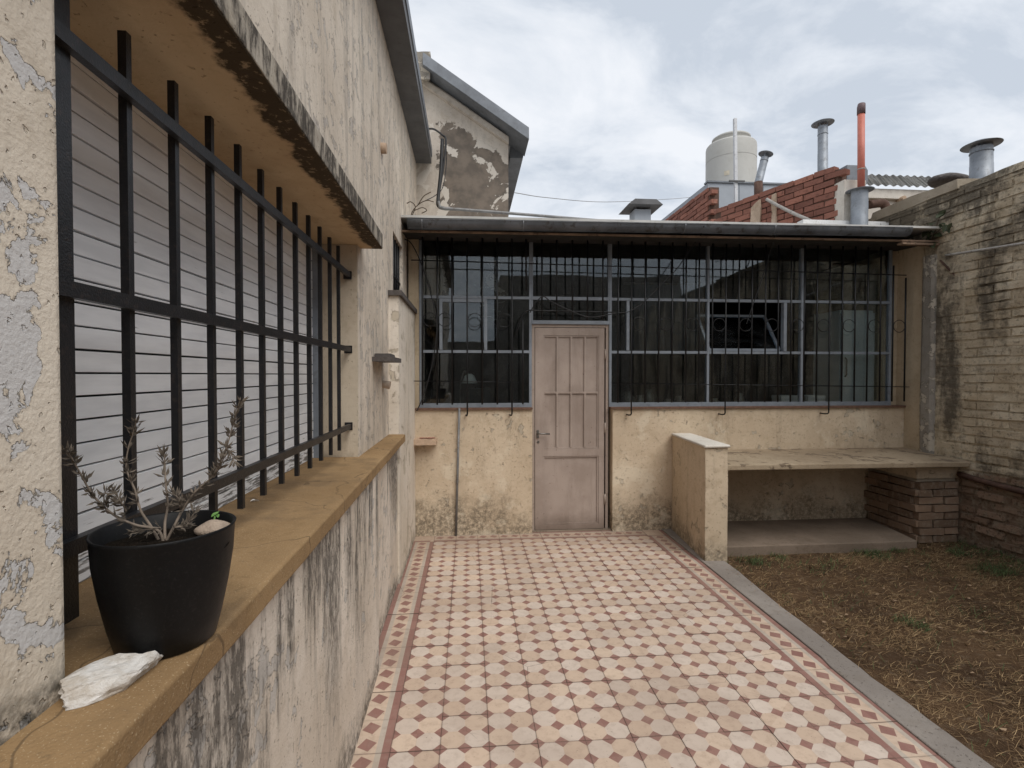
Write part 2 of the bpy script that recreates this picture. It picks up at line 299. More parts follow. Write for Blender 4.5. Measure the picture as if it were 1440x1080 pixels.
MAT['grout'] = simple('dark_floor_grout', srgb(104, 86, 74), .95, 0, .1, .3, 30)

def brick_red():
    k = NT('red_roof_brick'); p = k.pos; r = k.rnd()
    col = k.mix(r, srgb(172, 106, 82), srgb(130, 80, 64))
    col = k.mix(k.math('MULTIPLY', k.step(k.noise(p, 22, 6, .7), .5, .7), .6), col, srgb(96, 62, 52))
    col = k.mix(k.math('MULTIPLY', k.step(k.noise(p, 6, 4, .7), .60, .72), .5), col, srgb(176, 140, 120))
    return k.done(col, .92, k.bump(k.noise(p, 70, 5, .7), .004, .9), 0, .15)
MAT['brick_red'] = brick_red()
def old_brick(name, bare_z):
    k = NT(name); p = k.pos; s = k.sep(p); r = k.rnd()
    lime = k.mix(k.step(k.noise(p, 4, 5, .6), .35, .65), srgb(228, 212, 182, .82), srgb(206, 187, 154, .82))
    lime = k.mix(k.math('MULTIPLY', r, .35), lime, srgb(140, 120, 94))
    lime = k.mix(k.math('MULTIPLY', k.step(k.noise(p, 30, 6, .7), .5, .68), .6), lime, srgb(112, 98, 80))
    # black mould in vertical bands and along the top
    m1 = k.noise(k.scale(p, (2.6, 2.6, .8), (1.2, .65, .4)), 1, 6, .62, .3); m2 = k.noise(p, 17, 6, .7)
    top = k.math('MULTIPLY', k.step(k.math('ADD', s[2], k.math('MULTIPLY', m1, .9)), 3.25, 3.7), .10)
    mm = k.step(k.math('ADD', k.math('ADD', k.math('MULTIPLY', m1, .70), k.math('MULTIPLY', k.math('ADD', k.math('MULTIPLY', m2, .5), k.math('MULTIPLY', k.noise(k.scale(p, (5, 5, 22)), 1, 6, .7), .5)), .34)), top), .475, .60)
    lime = k.mix(k.math('MULTIPLY', mm, .80), lime, srgb(66, 59, 50))
    bare = k.mix(r, srgb(160, 126, 98), srgb(122, 98, 76)); bare = k.mix(k.math('MULTIPLY', k.step(k.noise(p, 16, 6, .7), .44, .66), .8), bare, srgb(150, 134, 108)); bare = k.mix(k.math('MULTIPLY', k.step(k.noise(p, 30, 5, .7), .5, .68), .7), bare, srgb(66, 54, 42))
    z = k.math('ADD', s[2], k.math('MULTIPLY', k.math('SUBTRACT', k.noise(p, 6, 5, .6), .5), .16))
    col = k.mix(k.step(z, bare_z - .012, bare_z + .012), bare, lime)
    hh = k.math('ADD', k.noise(p, 90, 4, .7), k.math('MULTIPLY', k.noise(p, 24, 5, .65), 1.6))
    return k.done(col, .95, k.bump(hh, .011, 1.0), 0, .12)
MAT['old_brick'] = old_brick('limewashed_old_brick', .66)
def pier_brick():
    k = NT('brown_pier_brick'); p = k.pos; r = k.rnd()
    col = k.mix(r, srgb(150, 118, 90), srgb(116, 92, 70))
    col = k.mix(k.math('MULTIPLY', k.step(k.noise(p, 24, 6, .7), .46, .68), .7), col, srgb(150, 132, 112))
    return k.done(col, .95, k.bump(k.noise(p, 70, 5, .7), .004, .9), 0, .12)
MAT['pier_brick'] = pier_brick()
def corr():
    return simple('grey_corrugated_iron', srgb(206, 204, 198), .7, 0, .3, .2, 3, .001, (srgb(150, 142, 132), .4))
MAT['corr'] = corr()
def glass():
    k = NT('dusty_window_glass'); t = k.t
    tr = k.n('ShaderNodeBsdfTransparent'); tr.inputs[0].default_value = (.86, .90, .90, 1)
    gl = k.n('ShaderNodeBsdfGlossy'); gl.inputs['Roughness'].default_value = .015; gl.inputs[0].default_value = (.92, .96, 1, 1)
    nz = k.noise(k.pos, 2.2, 2, .4); k.l(k.bump(nz, .004, .4), gl.inputs['Normal'])
    fr = k.n('ShaderNodeFresnel'); fr.inputs[0].default_value = 1.5
    f2 = k.math('MULTIPLY', fr.outputs[0], 1.3, True)
    df = k.n('ShaderNodeBsdfDiffuse'); df.inputs[0].default_value = (.32, .33, .33, 1)
    m0 = k.n('ShaderNodeMixShader'); d = k.math('MULTIPLY', k.step(k.noise(k.pos, 3.5, 6, .65), .35, .75), .03); k.l(d, m0.inputs[0]); k.l(tr.outputs[0], m0.inputs[1]); k.l(df.outputs[0], m0.inputs[2])
    m = k.n('ShaderNodeMixShader'); k.l(f2, m.inputs[0]); k.l(m0.outputs[0], m.inputs[1]); k.l(gl.outputs[0], m.inputs[2]); k.l(m.outputs[0], k.out.inputs[0])
    return k.m
MAT['glass'] = glass()
def dirt():
    k = NT('bare_yard_soil'); p = k.pos
    a = k.noise(p, 2.2, 6, .65); col = k.mix(k.step(a, .35, .65), srgb(108, 83, 59, .9), srgb(80, 61, 44, .9))
    b = k.noise(p, 30, 6, .7); col = k.mix(k.math('MULTIPLY', k.step(b, .5, .7), .6), col, srgb(136, 114, 86))
    return k.done(col, 1.0, k.bump(k.math('ADD', b, k.noise(p, 120, 4, .7)), .012, .9), 0, .1)
MAT['dirt'] = dirt()
def blade_mat(name, c1, c2):
    k = NT(name); n = k.n('ShaderNodeAttribute', attribute_name='tint'); col = k.mix(n.outputs['Fac'], c1, c2)
    return k.done(col, .85, None, 0, .2)
MAT['straw'] = blade_mat('dry_straw', srgb(204, 172, 124, .9), srgb(104, 78, 50, .9))
MAT['grass'] = blade_mat('green_grass_blade', srgb(92, 110, 54), srgb(50, 70, 34))

# ------------------------------------------------------------------ mesh helpers
class MB:
    def __init__(s): s.bm = bmesh.new()
    def box(s, x0, x1, y0, y1, z0, z1, mi=0):
        v = [s.bm.verts.new(c) for c in ((x0, y0, z0), (x1, y0, z0), (x1, y1, z0), (x0, y1, z0), (x0, y0, z1), (x1, y0, z1), (x1, y1, z1), (x0, y1, z1))]
        for f in ((0, 3, 2, 1), (4, 5, 6, 7), (0, 1, 5, 4), (1, 2, 6, 5), (2, 3, 7, 6), (3, 0, 4, 7)):
            s.bm.faces.new([v[i] for i in f]).material_index = mi
        return s
    def obox(s, a, b, w, h, up=(0, 0, 1), mi=0):       # bar from a to b, width w, height h
        a, b = Vector(a), Vector(b); d = (b - a).normalized(); u = Vector(up)
        sd = d.cross(u)
        if sd.length < 1e-4: sd = d.cross(Vector((0, 1, 0)))
        sd.normalize(); u = sd.cross(d).normalized()
        v = []
        for p in (a, b):
            for i, j in ((-1, -1), (1, -1), (1, 1), (-1, 1)): v.append(s.bm.verts.new(p + sd * (i * w / 2) + u * (j * h / 2)))
        for f in ((0, 1, 2, 3), (7, 6, 5, 4), (0, 4, 5, 1), (1, 5, 6, 2), (2, 6, 7, 3), (3, 7, 4, 0)):
            s.bm.faces.new([v[i] for i in f]).material_index = mi
        return s
    def tube(s, pts, r, seg=8, caps=True, closed=False):
        pts = [Vector(p) for p in pts]; n = len(pts); rr = r if isinstance(r, (list, tuple)) else [r] * n
        rings = []; ref = None
        for i, p in enumerate(pts):
            if closed: d = pts[(i + 1) % n] - pts[i - 1]
            else: d = pts[min(i + 1, n - 1)] - pts[max(i - 1, 0)]
            d.normalize()
            if ref is None:
                ref = d.cross(Vector((0, 0, 1)));
                if ref.length < .05: ref = d.cross(Vector((0, 1, 0)))
            ref = (ref - d * ref.dot(d)).normalized(); b = d.cross(ref)
            rings.append([s.bm.verts.new(p + (ref * math.cos(t) + b * math.sin(t)) * rr[i]) for t in [2 * math.pi * q / seg for q in range(seg)]])
        m = n if closed else n - 1
        for i in range(m):
            A, B = rings[i], rings[(i + 1) % n]
            for q in range(seg): s.bm.faces.new((A[q], A[(q + 1) % seg], B[(q + 1) % seg], B[q])).smooth = True
        if caps and not closed:
            s.bm.faces.new(rings[0][::-1]); s.bm.faces.new(rings[-1])
        return s
    def lathe(s, prof, c=(0, 0, 0), seg=32, smooth=True, axis=None):
        c = Vector(c); rings = []
        for r, z in prof:
            rings.append([s.bm.verts.new(c + Vector((r * math.cos(2 * math.pi * q / seg), r * math.sin(2 * math.pi * q / seg), z))) for q in range(seg)] if r > 1e-6 else [s.bm.verts.new(c + Vector((0, 0, z)))])
        for A, B in zip(rings, rings[1:]):
            for q in range(seg):
                a0, a1 = A[q % len(A)], A[(q + 1) % len(A)]; b0, b1 = B[q % len(B)], B[(q + 1) % len(B)]
                vs_ = []
                for v in (a0, a1, b1, b0):
                    if v not in vs_: vs_.append(v)
                if len(vs_) > 2: s.bm.faces.new(vs_).smooth = smooth
        return s
    def poly(s, pts, mi=0):
        f = s.bm.faces.new([s.bm.verts.new(p) for p in pts]); f.material_index = mi; return s
    def prism(s, pts, off, mi=0):
        off = Vector(off); a = [s.bm.verts.new(Vector(p)) for p in pts]; b = [s.bm.verts.new(Vector(p) + off) for p in pts]
        s.bm.faces.new(a[::-1]).material_index = mi; s.bm.faces.new(b).material_index = mi; n = len(a)
        for i in range(n): s.bm.faces.new((a[i], a[(i + 1) % n], b[(i + 1) % n], b[i])).material_index = mi
        bmesh.ops.recalc_face_normals(s.bm, faces=s.bm.faces)
        return s
    def bevel(s, w, seg=2, angle=40):
        es = [e for e in s.bm.edges if len(e.link_faces) == 2 and e.calc_face_angle(0) > R(angle)]
        bmesh.ops.bevel(s.bm, geom=es, offset=w, segments=seg, affect='EDGES', profile=.5); return s
    def jit(s, amp, sc=8, seed=0):
        o = Vector((seed * 3.7, seed * 1.3, seed * 5.1))
        for v in s.bm.verts: v.co += Vector(mnoise.noise_vector(v.co * sc + o)) * amp
        return s
    def sub(s, cuts): bmesh.ops.subdivide_edges(s.bm, edges=s.bm.edges[:], cuts=cuts, use_grid_fill=True); return s
    def mesh(s, name, mats):
        me = bpy.data.meshes.new(name); s.bm.normal_update(); s.bm.to_mesh(me); s.bm.free()
        for m in (mats if isinstance(mats, (list, tuple)) else [mats]): me.materials.append(MAT[m] if isinstance(m, str) else m)
        return me
    def build(s, name, mats, parent=None, **kw): return add(name, s.mesh(name, mats), parent, **kw)
def add(name, me, parent=None, label=None, cat=None, group=None, kind=None, loc=None, world=True):
    o = bpy.data.objects.new(name, me); COL.objects.link(o)
    if loc is not None: o.location = loc
    if parent is not None:
        o.parent = parent
        if world: o.matrix_parent_inverse = Matrix.Translation(-wloc(parent))
    for k_, v in (('label', label), ('category', cat), ('group', group), ('kind', kind)):
        if v: o[k_] = v
    return o
def wloc(o):
    t = Vector(o.location)
    if o.parent: t = t + wloc(o.parent) + o.matrix_parent_inverse.translation
    return t
def thing(name, label, cat, loc=(0, 0, 0), group=None):
    o = bpy.data.objects.new(name, None); COL.objects.link(o); o.location = loc; o.empty_display_size = .1
    o['label'] = label; o['category'] = cat
    if group: o['group'] = group
    return o
def curve_pts(ctrl, n=8):                  # Catmull-Rom
    c = [Vector(p) for p in ctrl]; c = [c[0] * 2 - c[1]] + c + [c[-1] * 2 - c[-2]]; out = []
    for i in range(1, len(c) - 2):
        for q in range(n):
            t = q / n; a, b, d, e_ = c[i - 1], c[i], c[i + 1], c[i + 2]
            out.append(.5 * ((2 * b) + (d - a) * t + (2 * a - 5 * b + 4 * d - e_) * t * t + (3 * b - a - 3 * d + e_) * t ** 3))
    out.append(c[-2]); return out

YB = 4.82                                   # front face of the annex wall
# ================================================================== SETTING
# yard soil: one sheet to the horizon, fine and uneven inside the yard
def ground():
    xs = np.concatenate([[-400, -60, -12, -2, 1.9], np.linspace(2.02, 4.5, 60), [6, 14, 60, 400]]); ys = np.concatenate([[-400, -60, -12, -3], np.linspace(-1, 4.9, 120), [7, 14, 60, 400]])
    v = []
    for y in ys:
        for x in xs:
            z = -.03
            if 2.0 < x < 4.6 and -1.1 < y < 5:
                z = -.012 + .016 * mnoise.noise(Vector((x * 2.5, y * 2.5, 0))) + .010 * mnoise.noise(Vector((x * 11, y * 11, 3)))
                z += .03 * max(0, min(1, (x - 3.6) / .8))
            v.append((float(x), float(y), z))
    nx = len(xs); f = [(j * nx + i, j * nx + i + 1, (j + 1) * nx + i + 1, (j + 1) * nx + i) for j in range(len(ys) - 1) for i in range(nx - 1)]
    me = bpy.data.meshes.new('ground'); me.from_pydata(v, [], f); me.materials.append(MAT['dirt'])
    for p in me.polygons: p.use_smooth = True
    return add('ground', me, kind='structure')
ground_o = ground()
# patio base and tiles
T = .2; X0 = -.318; YT = 4.656; NROW = 24
base = MB().box(-.62, 1.885, -4, 5.0, -.08, -.0075).build('patio_floor', 'grout', kind='structure')
def tile_mesh(kind):
    s, c, m = T / 2, .0305, .0008
    b = MB(); bm = b.bm
    def P(pts, mi):
        pts = [(min(max(x, m), T - m), min(max(y, m), T - m), 0) for x, y in pts]
        q = []
        for p in pts:
            if not q or (Vector(p) - Vector(q[-1])).length > 1e-5: q.append(p)
        bm.faces.new([bm.verts.new(p) for p in q]).material_index = mi
    if kind == 'octagon':
        for i in range(2):
            for j in range(2):
                x, y = i * s, j * s
                P([(x + c, y), (x + s - c, y), (x + s, y + c), (x + s, y + s - c), (x + s - c, y + s), (x + c, y + s), (x, y + s - c), (x, y + c)], 0 if (i + j) % 2 else 1)
        for i in range(3):
            for j in range(3):
                x, y = i * s, j * s; q = []
                for dx, dy in ((c, 0), (0, c), (-c, 0), (0, -c)): q.append((x + dx, y + dy))
                if i in (0, 2) or j in (0, 2):          # clip by the tile edge
                    sx_ = {0: 1, 1: 0, 2: -1}[i]; sy_ = {0: 1, 1: 0, 2: -1}[j]
                    if sx_ and sy_: q = [(x, y), (x + sx_ * c, y), (x, y + sy_ * c)]
                    elif sx_: q = [(x, y - c), (x + sx_ * c, y), (x, y + c)]
                    else: q = [(x - c, y), (x, y + sy_ * c), (x + c, y)]
                    a = sum(q[k][0] * q[(k + 1) % 3][1] - q[(k + 1) % 3][0] * q[k][1] for k in range(3))
                    if a < 0: q.reverse()
                P(q, 2)
    elif kind == 'border':                              # strips run along Y; diamonds between them
        w = [0, .034, .058, .142, .166, .2]
        for i, mi in enumerate((2, 3, None, 3, 2)):
            if mi is not None: P([(w[i], 0), (w[i + 1], 0), (w[i + 1], T), (w[i], T)], mi)
        a, b_ = w[2], w[3]; mid = (a + b_) / 2
        for j in range(2):
            y = j * s; d = .010
            P([(a, y + s * .5 - d), (mid - .012, y), (mid + .012, y), (b_, y + s * .5 + d), (mid + .012, y + s), (mid - .012, y + s)], 2) if 0 else None
            D = [(a + .004, y + s * .5 - d), (mid + .010, y + .012), (b_ - .004, y + s * .5 + d), (mid - .010, y + s - .012)]
            P(D, 2)
            P([(a, y), (mid + .010, y), (mid + .010, y + .012), (a + .004, y + s * .5 - d), (a, y + s * .5 - d)], 1)
            P([(mid + .010, y), (b_, y), (b_, y + s * .5 + d), (b_ - .004, y + s * .5 + d), (mid + .010, y + .012)], 1)
            P([(b_, y + s * .5 + d), (b_, y + s), (mid - .010, y + s), (mid - .010, y + s - .012), (b_ - .004, y + s * .5 + d)], 1)
            P([(a, y + s * .5 - d), (a + .004, y + s * .5 - d), (mid - .010, y + s - .012), (mid - .010, y + s), (a, y + s)], 1)
    elif kind == 'corner':
        P([(0, 0), (.166, 0), (.166, .034), (0, .034)], 2); P([(.166, 0), (T, 0), (T, T), (.166, T)], 1); P([(0, .034), (.166, .034), (.166, T), (0, T)], 1)
    e_ = [bm.verts.new(p) for p in ((m, m, -.001), (T - m, m, -.001), (T - m, T - m, -.001), (m, T - m, -.001))]
    g = [bm.verts.new((v.co.x, v.co.y, -.012)) for v in e_]
    for i in range(4): bm.faces.new((e_[i], g[i], g[(i + 1) % 4], e_[(i + 1) % 4])).material_index = 4
    for i in range(4):
        v = e_[i].co; w_ = e_[(i + 1) % 4].co
        bm.faces.new([bm.verts.new(p) for p in ((v.x, v.y, -.001), (w_.x, w_.y, -.001), (w_.x, w_.y, 0), (v.x, v.y, 0))]).material_index = 4
    me = b.mesh(kind + '_tile', ['t_white', 't_tan', 't_red', 't_cream', 't_side']); return me
ME_OCT, ME_BOR, ME_COR = tile_mesh('octagon'), tile_mesh('border'), tile_mesh('corner')
def lay(name, me, x, y, rz=0):
    o = add(name, me, base, loc=(x, y, random.uniform(-.0009, .0011)), world=False)
    o.rotation_euler = (random.uniform(-.004, .004), random.uniform(-.004, .004), rz + random.uniform(-.002, .002)); return o
for r in range(NROW):
    y = YT - (r + 1) * T
    for c in range(10): lay('tile', ME_OCT, X0 + c * T, y)
    lay('border_tile', ME_BOR, X0 - T, y)
    if abs(y - 2.6) > .0: lay('border_tile', ME_BOR, X0 + 10 * T - (0 if y > 2.55 else .0), y)
for c in range(10): lay('border_tile', ME_BOR, X0 + c * T + T, YT, R(90))
lay('corner_tile', ME_COR, X0 - T, YT); lay('corner_tile', ME_COR, X0 + 10 * T + T, YT, R(90))
# concrete kerb beside the tiles
def kerb():
    b = MB(); bm = b.bm; ny = 90; prev = None
    for i in range(ny + 1):
        y = -4 + (YB + 4) * i / ny
        xi = 1.886 - (.0 if y > 2.55 else .018); xo = 2.035 + .018 * mnoise.noise(Vector((0, y * 2.3, 1))) + .010 * mnoise.noise(Vector((0, y * 9, 4))) + (.09 * max(0, (y - 2.7) / 2))
        zt = .004 + .003 * mnoise.noise(Vector((3, y * 3, 0)))
        row = [bm.verts.new(p) for p in ((xi, y, -.1), (xi, y, zt), (xi + .004, y, zt + .003), (xo - .02, y, zt + .002), (xo, y, zt - .012), (xo, y, -.1))]
        if prev:
            for q in range(5): bm.faces.new((prev[q], row[q], row[q + 1], prev[q + 1]))
        prev = row
    return b.build('kerb', 'concrete', kind='structure')
kerb()
# ================================================================== LEFT HOUSE
WX, CXL, SHX = -.574, -.54, -.80            # wall face, column face, shutter face
ZS, ZSO = 1.09, 2.20                        # sill top, soffit
YW0, YW1 = .724, 2.72                       # window opening
house = thing('house', 'cream rendered house wall with a barred, shuttered window above an ochre sill', 'house', (-.8, 1.5, 0))
MB().box(-1.2, -.46, -4, 2.63, -.05, ZS - .052).build('lower_wall', 'lower', house, label='dark-streaked wall below the sill')
MB().box(-1.2, -.515, 2.63, 3.735, -.05, ZS - .052).build('lower_wall', 'lower', house)
MB().box(-1.2, CXL, -4, YW0, ZS - .05, 3.85).build('wall', 'column', house, label='peeling cream and grey painted wall beside the window')
b = MB()
b.box(-1.2, WX, YW1, 3.735, ZS - .05, ZSO)
b.box(-1.2, WX, YW0, 3.735, ZSO, 3.85)
b.box(-1.2, WX, 3.735, 3.97, -.05, 3.85); b.box(-1.2, WX, 3.97, 4.52, -.05, 1.95); b.box(-1.2, WX, 3.97, 4.52, 2.62, 3.85); b.box(-1.2, WX, 4.52, 5.76, -.05, 3.85)
b.build('wall', 'upper', house)
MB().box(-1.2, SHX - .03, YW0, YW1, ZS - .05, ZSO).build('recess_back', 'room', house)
MB().box(SHX - .03, WX - .003, YW1 - .004, YW1 + .01, ZS - .01, ZSO - .0045).build('reveal', 'reveal', house)
# canopy slab
b = MB(); b.prism([(SHX - .02, YW0, ZSO), (-.462, .1, ZSO), (-.462, 2.80, ZSO), (WX - .02, 2.80, ZSO), (WX - .02, YW1, ZSO), (SHX - .02, YW1, ZSO)], (0, 0, -.004))
b.build('soffit', 'canopy', house, label='ochre underside of the window canopy with black drip edge')
b = MB().box(-.60, -.460, .1, 2.803, ZSO, ZSO + .075); b.sub(0)
b.build('canopy', 'canopy_face', house, label='weathered projecting canopy slab over the window')
# sill
def sill():
    b = MB(); bm = b.bm; prev = None; ny = 60
    for i in range(ny + 1):
        y = -1.2 + (3.732 + 1.2) * i / ny
        xo = -.418 - .040 * max(0, min(1, (y - 1.0) / 2.7)) + .003 * mnoise.noise(Vector((y * 4, 0, 0)))
        zt = ZS + .002 * mnoise.noise(Vector((y * 5, 2, 0)))
        prof = [(-.86, zt + .003), (xo - .03, zt), (xo - .008, zt - .0006), (xo - .002, zt - .003), (xo, zt - .008), (xo, zt - .049), (xo - .002, zt - .052), (-.86, zt - .055)]
        row = [bm.verts.new((x, y, z)) for x, z in prof]
        if prev:
            for q in range(7): bm.faces.new((prev[q], row[q], row[q + 1], prev[q + 1])).smooth = q in (2, 3)
        else: bm.faces.new(row)
        prev = row
    bm.faces.new(prev[::-1]); bmesh.ops.recalc_face_normals(bm, faces=bm.faces)
    return b.build('sill', 'sill', house, label='ochre cement window sill')
sill()
# pier at the end of the sill
pier = MB().box(-.70, -.50, 3.735, YB - .002, -.05, 2.09).build('pier', 'pier', house)
MB().box(-.70, -.478, 3.71, YB + .03, 2.09, 2.125).jit(.004, 5).build('coping', 'slate', pier)
# small barred window high behind the pier
MB().box(-1.15, -.625, 3.975, 4.515, 1.955, 2.615).build('side_window_dark_block', 'dark_box', house)  # matt black block fills the opening to paint in its darkness
side_grille = MB().box(-.602, -.590, 3.97, 4.52, 2.30, 2.315).build('side_window_grille', 'thin_iron', house)
for i in range(5): MB().tube([(-.596, 4.03 + i * .105, 1.95), (-.596, 4.03 + i * .105, 2.62)], .007, 6).build('bar', 'thin_iron', side_grille)
# roller shutter
shut = MB().box(SHX - .029, SHX - .012, YW0 + .003, YW1 - .005, ZS, ZSO - .005).build('roller_shutter', 'dark_box', house)
for ya, yb in ((YW0 + .003, YW0 + .03), (YW1 - .03, YW1 - .005)): MB().box(SHX - .012, SHX + .03, ya, yb, ZS, ZSO - .005).build('guide_rail', 'win_frame', shut)
P_ = .0482; n = 23
def slat_mesh():
    b = MB(); bm = b.bm; L0, L1 = YW0 + .03, YW1 - .03; h = P_ - .0042
    prof = [(-.008, 0), (.0030, .0003), (.0034, .0010), (.0034, h * .5), (.0034, h - .0010), (.0030, h - .0003), (-.008, h)]
    A = [bm.verts.new((x, L0, z)) for x, z in prof]; B = [bm.verts.new((x, L1, z)) for x, z in prof]
    for i in range(6): bm.faces.new((A[i], B[i], B[i + 1], A[i + 1])).smooth = False
    bm.faces.new(A); bm.faces.new(B[::-1]); bmesh.ops.recalc_face_normals(bm, faces=bm.faces)
    return b.mesh('slat', 'shutter')
sm = slat_mesh()
for i in range(n):
    o = add('slat', sm, shut, loc=(SHX + random.uniform(-.001, .001), 0, ZS + .002 + i * P_), world=True)
    o.rotation_euler = (random.uniform(-.0006, .0006), 0, 0)
# eave box gutter
b = MB().box(WX - .05, -.405, -4, 5.72, 3.85, 3.995); b.bevel(.006, 1)
b.build('eave_gutter', 'zinc_dark', house, label='grey metal box eave along the house')
b = MB().box(-.418, -.397, -4, 5.73, 3.93, 4.02); b.build('eave_trim', 'zinc', house)
MB().prism([(WX - .05, -4, 4.0), (-.40, -4, 4.0), (-3.5, -4, 4.7), (-3.5, -4, 4.6)], (0, 9.7, 0)).build('roof', 'corr', house)
# window grille
gr = thing('window_grille', 'black square-bar security grille across the shuttered house window', 'grille', (-.63, 1.7, 1.12))
BX = -.632
ys = [.872] + [1.008 + i * .1545 for i in range(11)]
for i, y in enumerate(ys):
    if i == 0: b = MB().box(BX - .011, BX + .009, y - .055, y - .006, 1.133, ZSO)
    else: b = MB().box(BX - .0075, BX + .0075, y - .0075, y + .0075, 1.150 + random.uniform(-.004, .004), 2.148 + random.uniform(-.004, .004))
    b.bevel(.0018, 1).build('bar', 'black_iron', gr)
for z, y1 in ((2.036, 2.705), (1.652, 2.715), (1.252, 2.715)):
    b = MB().box(BX + .0077, BX + .024, YW0 + .003, y1, z - .0125, z + .0125); b.bevel(.0018, 1).build('rail', 'black_iron', gr)
    MB().box(BX - .012, BX + .028, y1 - .002, YW1 - .001, z - .020, z + .020).bevel(.003, 1).build('wall_anchor', 'black_iron', gr)
# vents, spout and shelf on the wall
b = MB(); c = at(536, 208, X=WX); b.tube([c + Vector((-.05, 0, 0)), c + Vector((.035, 0, -.002))], [.036, .034], 14)
b.build('wall_spout', 'shelf_tan', None, label='short round drain spout sticking out high on the cream house wall', cat='spout')
c = at(538, 541, X=WX); b = MB(); b.tube([c + Vector((-.04, 0, .012)), c + Vector((.05, 0, -.004))], [.022, .027], 12)
b.build('wall_spout', 'pebble', None, label='small slanted clay spout below the slate shelf on the house wall', cat='spout')
c = at(523, 504, X=WX)
sh = thing('wall_shelf', 'small dark slate shelf fixed to the house wall above the sill end', 'shelf', c)
b = MB().box(WX - .04, WX + .125, c.y, c.y + .37, 1.600, 1.628); b.bevel(.004, 1); b.jit(.003, 14); b.build('shelf_board', 'slate', sh)
b = MB().box(WX + .005, WX + .095, c.y + .07, c.y + .30, 1.628, 1.65); b.bevel(.008, 2); b.jit(.006, 20, 2); b.build('slate_piece', 'slate', sh)
# ================================================================== GABLE BUILDING
gab = thing('gable_building', 'old patched gable house with grey metal roof edging behind the annex', 'building', (0, 5.8, 2.8))
Yg, Yf = 5.76, 5.52
A = at(597, 92, Y=Yf); B = at(744, 196, Y=Yf); sl = (B.z - A.z) / (B.x - A.x)
zt = lambda x: A.z + sl * (x - A.x)
wx1 = at(715, 250, Y=Yg).x
MB().prism([(-1.6, Yg, 2.4), (wx1, Yg, 2.4), (wx1, Yg, zt(wx1) + .03), (-1.6, Yg, zt(-1.6) + .03)], (0, .3, 0)).box(wx1 - .3, wx1 - .004, Yg + .3, 8.8, 2.4, zt(wx1) - .02).build('wall', 'gable', gab)
b = MB(); hh = .13
x0 = A.x - .02
b.prism([(x0, Yf, zt(x0)), (B.x, Yf, B.z), (B.x, Yf, B.z + hh), (x0, Yf, zt(x0) + hh)], (0, Yg - Yf + .2, 0)); b.bevel(.004, 1)
b.build('rake_flashing', 'zinc', gab, label='sloping grey zinc edge of the gable')
b = MB().prism([(B.x - .17, Yg + .2, B.z - .02), (B.x - .02, Yg + .2, B.z - .02), (B.x - .001, Yg + .2, B.z + .11), (B.x - .17, Yg + .2, B.z + .11)], (0, 3.0, 0)); b.build('eave_gutter', 'zinc', gab)
b = MB().prism([(x0 - .02, Yg - .05, zt(x0) - .03), (wx1, Yg - .05, zt(wx1) - .03), (wx1, Yg - .05, zt(wx1) - .10), (x0 - .02, Yg - .05, zt(x0) - .10)], (0, .049, 0)); b.build('barge_board', 'gable', gab)
MB().prism([(-1.6, Yf + .1, zt(-1.6) + hh), (B.x - .05, Yf + .1, zt(B.x - .05) + hh), (B.x - .05, Yf + .1, zt(B.x - .05) + hh + .02), (-1.6, Yf + .1, zt(-1.6) + hh + .02)], (0, 3.2, 0)).build('roof', 'corr', gab)
MB().box(-.62, A.x + .05, Yf + .06, Yg + .25, A.z - .08, A.z + .19).sub(2).jit(.05, 7).build('chimney_stub', 'grey_chase', gab)
# ================================================================== ANNEX
annex = thing('annex', 'low annex with tan parapet wall, grey steel windows and a taupe metal door', 'building', (2, YB + .1, 0))
ZP = 1.19                                   # parapet top
xdl, xdr = .606, 1.388                      # door opening
XR = 4.425
def wallseg(x0, x1): return MB().box(x0, x1, YB, YB + .14, -.05, ZP)
wallseg(-.56, xdl).build('wall', 'annex', annex); wallseg(xdr, XR).build('wall', 'annex', annex)
for x0, x1 in ((-.50, xdl), (xdr - .02, XR + .005)):
    b = MB().box(x0, x1, YB - .022, YB + .14, ZP, ZP + .018); b.bevel(.004, 1).build('brick_sill', 'brick_sill', annex)
MB().box(4.27, 4.75, YB + .10, YB + .3, 0, 2.80).build('side_wall', 'annex_plain', annex)
MB().box(-.56, -.465, YB + .02, YB + .14, ZP, 2.80).build('side_wall', 'annex_plain', annex)
# inside of the room
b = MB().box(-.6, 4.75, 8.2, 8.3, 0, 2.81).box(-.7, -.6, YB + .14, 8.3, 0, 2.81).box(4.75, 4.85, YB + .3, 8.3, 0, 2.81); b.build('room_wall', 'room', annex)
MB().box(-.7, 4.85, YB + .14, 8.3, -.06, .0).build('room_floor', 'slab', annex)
MB().box(-.7, 4.85, YB + .14, 8.3, 2.813, 2.85).build('ceiling', 'soffit_board', annex)
